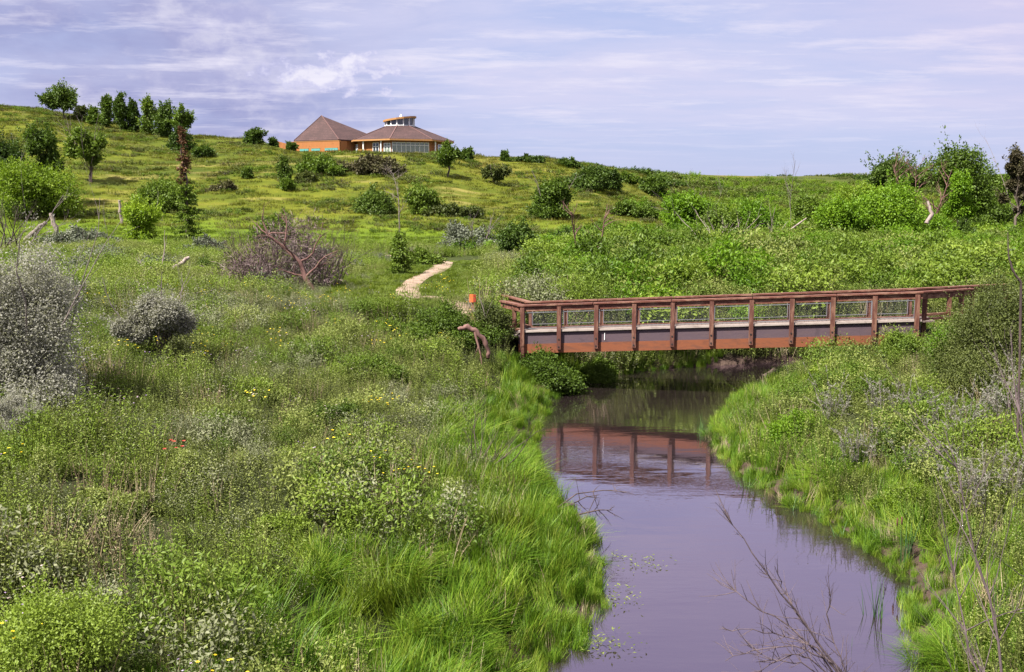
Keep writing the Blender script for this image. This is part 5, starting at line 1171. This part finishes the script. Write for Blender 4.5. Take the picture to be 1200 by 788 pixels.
    # ---- flowers
    def flower(seed, n, r, z, petal, mat):
        rng = np.random.default_rng(seed); np.random.seed(seed); mb = MB()
        for k in range(n):
            c = np.array([rng.normal()*r, rng.normal()*r, z+rng.normal()*.07]); a = np.arange(7)*.9
            mb.leaves(np.repeat(c[None], 7, 0), np.stack([np.cos(a), np.sin(a), np.full(7, .25)], 1), np.tile(np.array([0, -.6, 1.])+rng.normal(size=3)*.4, (7, 1)), petal, petal*.8)
            mb.tube([c-[0, 0, .35], c], [.003, .003], 3, 1)
        return proto(mb, 'flower_source', [M[mat], M['olive_leaf']])
    fl = [flower(400, 7, .22, .78, .025, 'yellow'), flower(401, 4, .14, .82, .022, 'yellow'), flower(402, 6, .16, .70, .022, 'pinkwhite'), flower(403, 5, .2, .70, .018, 'lilac')]
    x, y, rng = sample(900, 9, 46, 23, .1); d = creek_dist(x, y); ok = (d > 3.0) & (x < 4) & (fbm(x, y, 3, 111) > .43) & (rng.random(len(x)) < .8); x, y = x[ok], y[ok]; rng = np.random.default_rng(24)
    scatter('wildflowers', fl, lifted(x, y), .8+.5*rng.random(len(x)), 'scattered small yellow and pale wildflowers among the weeds', 'flowers', .1, 25, np.where(rng.random(len(x)) < .5, rng.integers(0, 2, len(x)), 2+rng.integers(0, 2, len(x))))
build_cover()

def build_small_things():
    # red flower
    rng = np.random.default_rng(90); np.random.seed(90); p = hit(206, 590)
    root = thing('red_flower', p, 'single red orange flower head among the left weeds', 'flower'); zt = 1.0
    mb = MB(); mb.tube([(0, 0, 0), (.02, 0, zt*.5), (0, 0, zt)], [.008, .007, .005], 5); mb.build('stem', M['olive_leaf'], root)
    mb = MB()
    for k in range(6):
        c = np.array([rng.normal()*.09, rng.normal()*.06, zt+rng.normal()*.09]); a = np.arange(6)*1.05
        mb.leaves(np.repeat(c[None], 6, 0), np.stack([np.cos(a), np.sin(a), np.full(6, .4)], 1), np.tile(np.array([0, -.8, 1.])+rng.normal(size=3)*.4, (6, 1)), .036, .026)
    mb.build('petals', M['red'], root)
    # cattails / reed clumps
    def reeds(px, py, n, h, label, heads=0, seed=0, lean=.3, w=.02, name='reed_clump', bent=0):
        rng = np.random.default_rng(seed); np.random.seed(seed); b = on_z(px, py, -.05); b[2] = min(0, tz(b[0], b[1]))
        root = thing(name, b, label, 'reeds'); a = rng.random(n)*6.28; P = np.stack([rng.normal(size=n)*.07, rng.normal(size=n)*.06, np.zeros(n)], 1); H = h*rng.uniform(.55, 1.05, n)
        mb = MB().blades(P, H, H*lean*rng.uniform(.1, 1.2, n), np.full(n, w), a, 0, None, 6)
        if bent:
            a2 = rng.choice([0.1, 3.0, 3.3, -.2], bent)+rng.normal(size=bent)*.2; mb.blades(P[:bent], np.full(bent, h*.45), np.full(bent, h*.75), np.full(bent, w), a2, 0, None, 6)
        mb.build('blades', M['reed'], root)
        for k in range(heads):
            q = np.array([rng.normal()*.1, rng.normal()*.06, 0]); top = q+[rng.normal()*.08, 0, h*rng.uniform(.85, 1.0)]
            m2 = MB(); m2.tube([q, (q+top)/2, top], [.006, .006, .004], 5); st = m2.build('stalk', M['olive_leaf'], root)
            m3 = MB(); m3.tube([top-[0, 0, .20], top-[0, 0, .19], top-[0, 0, .05], top-[0, 0, .04]], [.004, .016, .016, .004], 8); m3.build('head', M['cattail'], st)
    reeds(1024, 726, 24, 1.25, 'tall green reed clump standing in the water off the right bank', 0, 91, .22, .018, bent=5)
    reeds(876, 574, 22, .75, 'small reed tuft with bent yellowing blades at the right bank point', 0, 92, .5, .022, bent=8)
    reeds(1062, 668, 26, 1.15, 'cattail clump with brown heads on the right bank edge', 2, 93, .25, .02, name='cattail_clump')
    reeds(822, 508, 24, .9, 'upright reed clump where the right bank juts out beneath the bridge', 0, 94, .25, .016)
    reeds(985, 632, 14, .5, 'short floating leaf reeds lying at the bend of the right bank', 0, 95, .9, .022, bent=8)
    reeds(930, 600, 18, .7, 'spiky green reed clump on the right bank between the tuft and the bend', 0, 96, .4, .018)
    reeds(1000, 760, 6, .9, 'few dry stalks standing in the water beside the tall reed clump', 0, 97, .1, .012)
    # floating water weeds
    def floaters(pts, label, seed, n, up=.05):
        rng = np.random.default_rng(seed); np.random.seed(seed); c = on_z(*pts[0], 0.0); mb = MB()
        for px, py in pts:
            q = on_z(px, py, 0.0)-c; k = n; P = q+np.stack([rng.normal(size=k)*.16, rng.normal(size=k)*.12, rng.random(k)*up+.006], 1); a = rng.random(k)*6.28
            mb.leaves(P, np.stack([np.cos(a), np.sin(a), rng.random(k)*.5], 1), np.stack([rng.normal(size=k)*.3, rng.normal(size=k)*.3, np.ones(k)], 1), .075*rng.uniform(.6, 1.2, k), .028)
        o = mb.build('water_weed', M['weed']); o.location = c; tag(o, label, 'water plant')
    floaters([(732, 655), (745, 662), (757, 655), (770, 668), (776, 655), (752, 668), (738, 664), (722, 652)], 'sparse floating leaves in the open water off the left bank', 98, 7)
    floaters([(706, 690), (718, 700), (730, 694), (722, 712), (736, 704)], 'floating leaves hugging the left grass edge', 99, 12, .12)
    floaters([(694, 752), (704, 758), (718, 764), (708, 748), (732, 762), (690, 762)], 'green floating weeds at the lowest bend of the left bank', 100, 16, .14)
    # muddy hummock by the far bank, driftwood scraps
    rng = np.random.default_rng(101); np.random.seed(101); c = on_z(907, 440, 0.0); th = np.linspace(0, 6.283, 18, endpoint=False); V = []; ringsn = 6
    for k in range(ringsn):
        f = k/(ringsn-1); r = .6*(1-f**1.6)+.02; V.append(np.stack([np.cos(th)*r*1.2*(1+.16*rng.normal(size=18)), np.sin(th)*r*.6*(1+.16*rng.normal(size=18)), np.full(18, -.2+.42*f)+rng.normal(size=18)*.05], 1))
    V = np.concatenate(V); F = [(k*18+i, k*18+(i+1) % 18, (k+1)*18+(i+1) % 18, (k+1)*18+i) for k in range(ringsn-1) for i in range(18)]
    o = MB().add(V, F).build('mud_hummock', bark_mat('wet_mud', (.03, .018, .016), (.09, .055, .048), 9, (1, 1, 1)), smooth_=True); o.location = c; tag(o, 'small reddish mud hummock at the far end of the visible water', 'mud bank')
build_small_things()
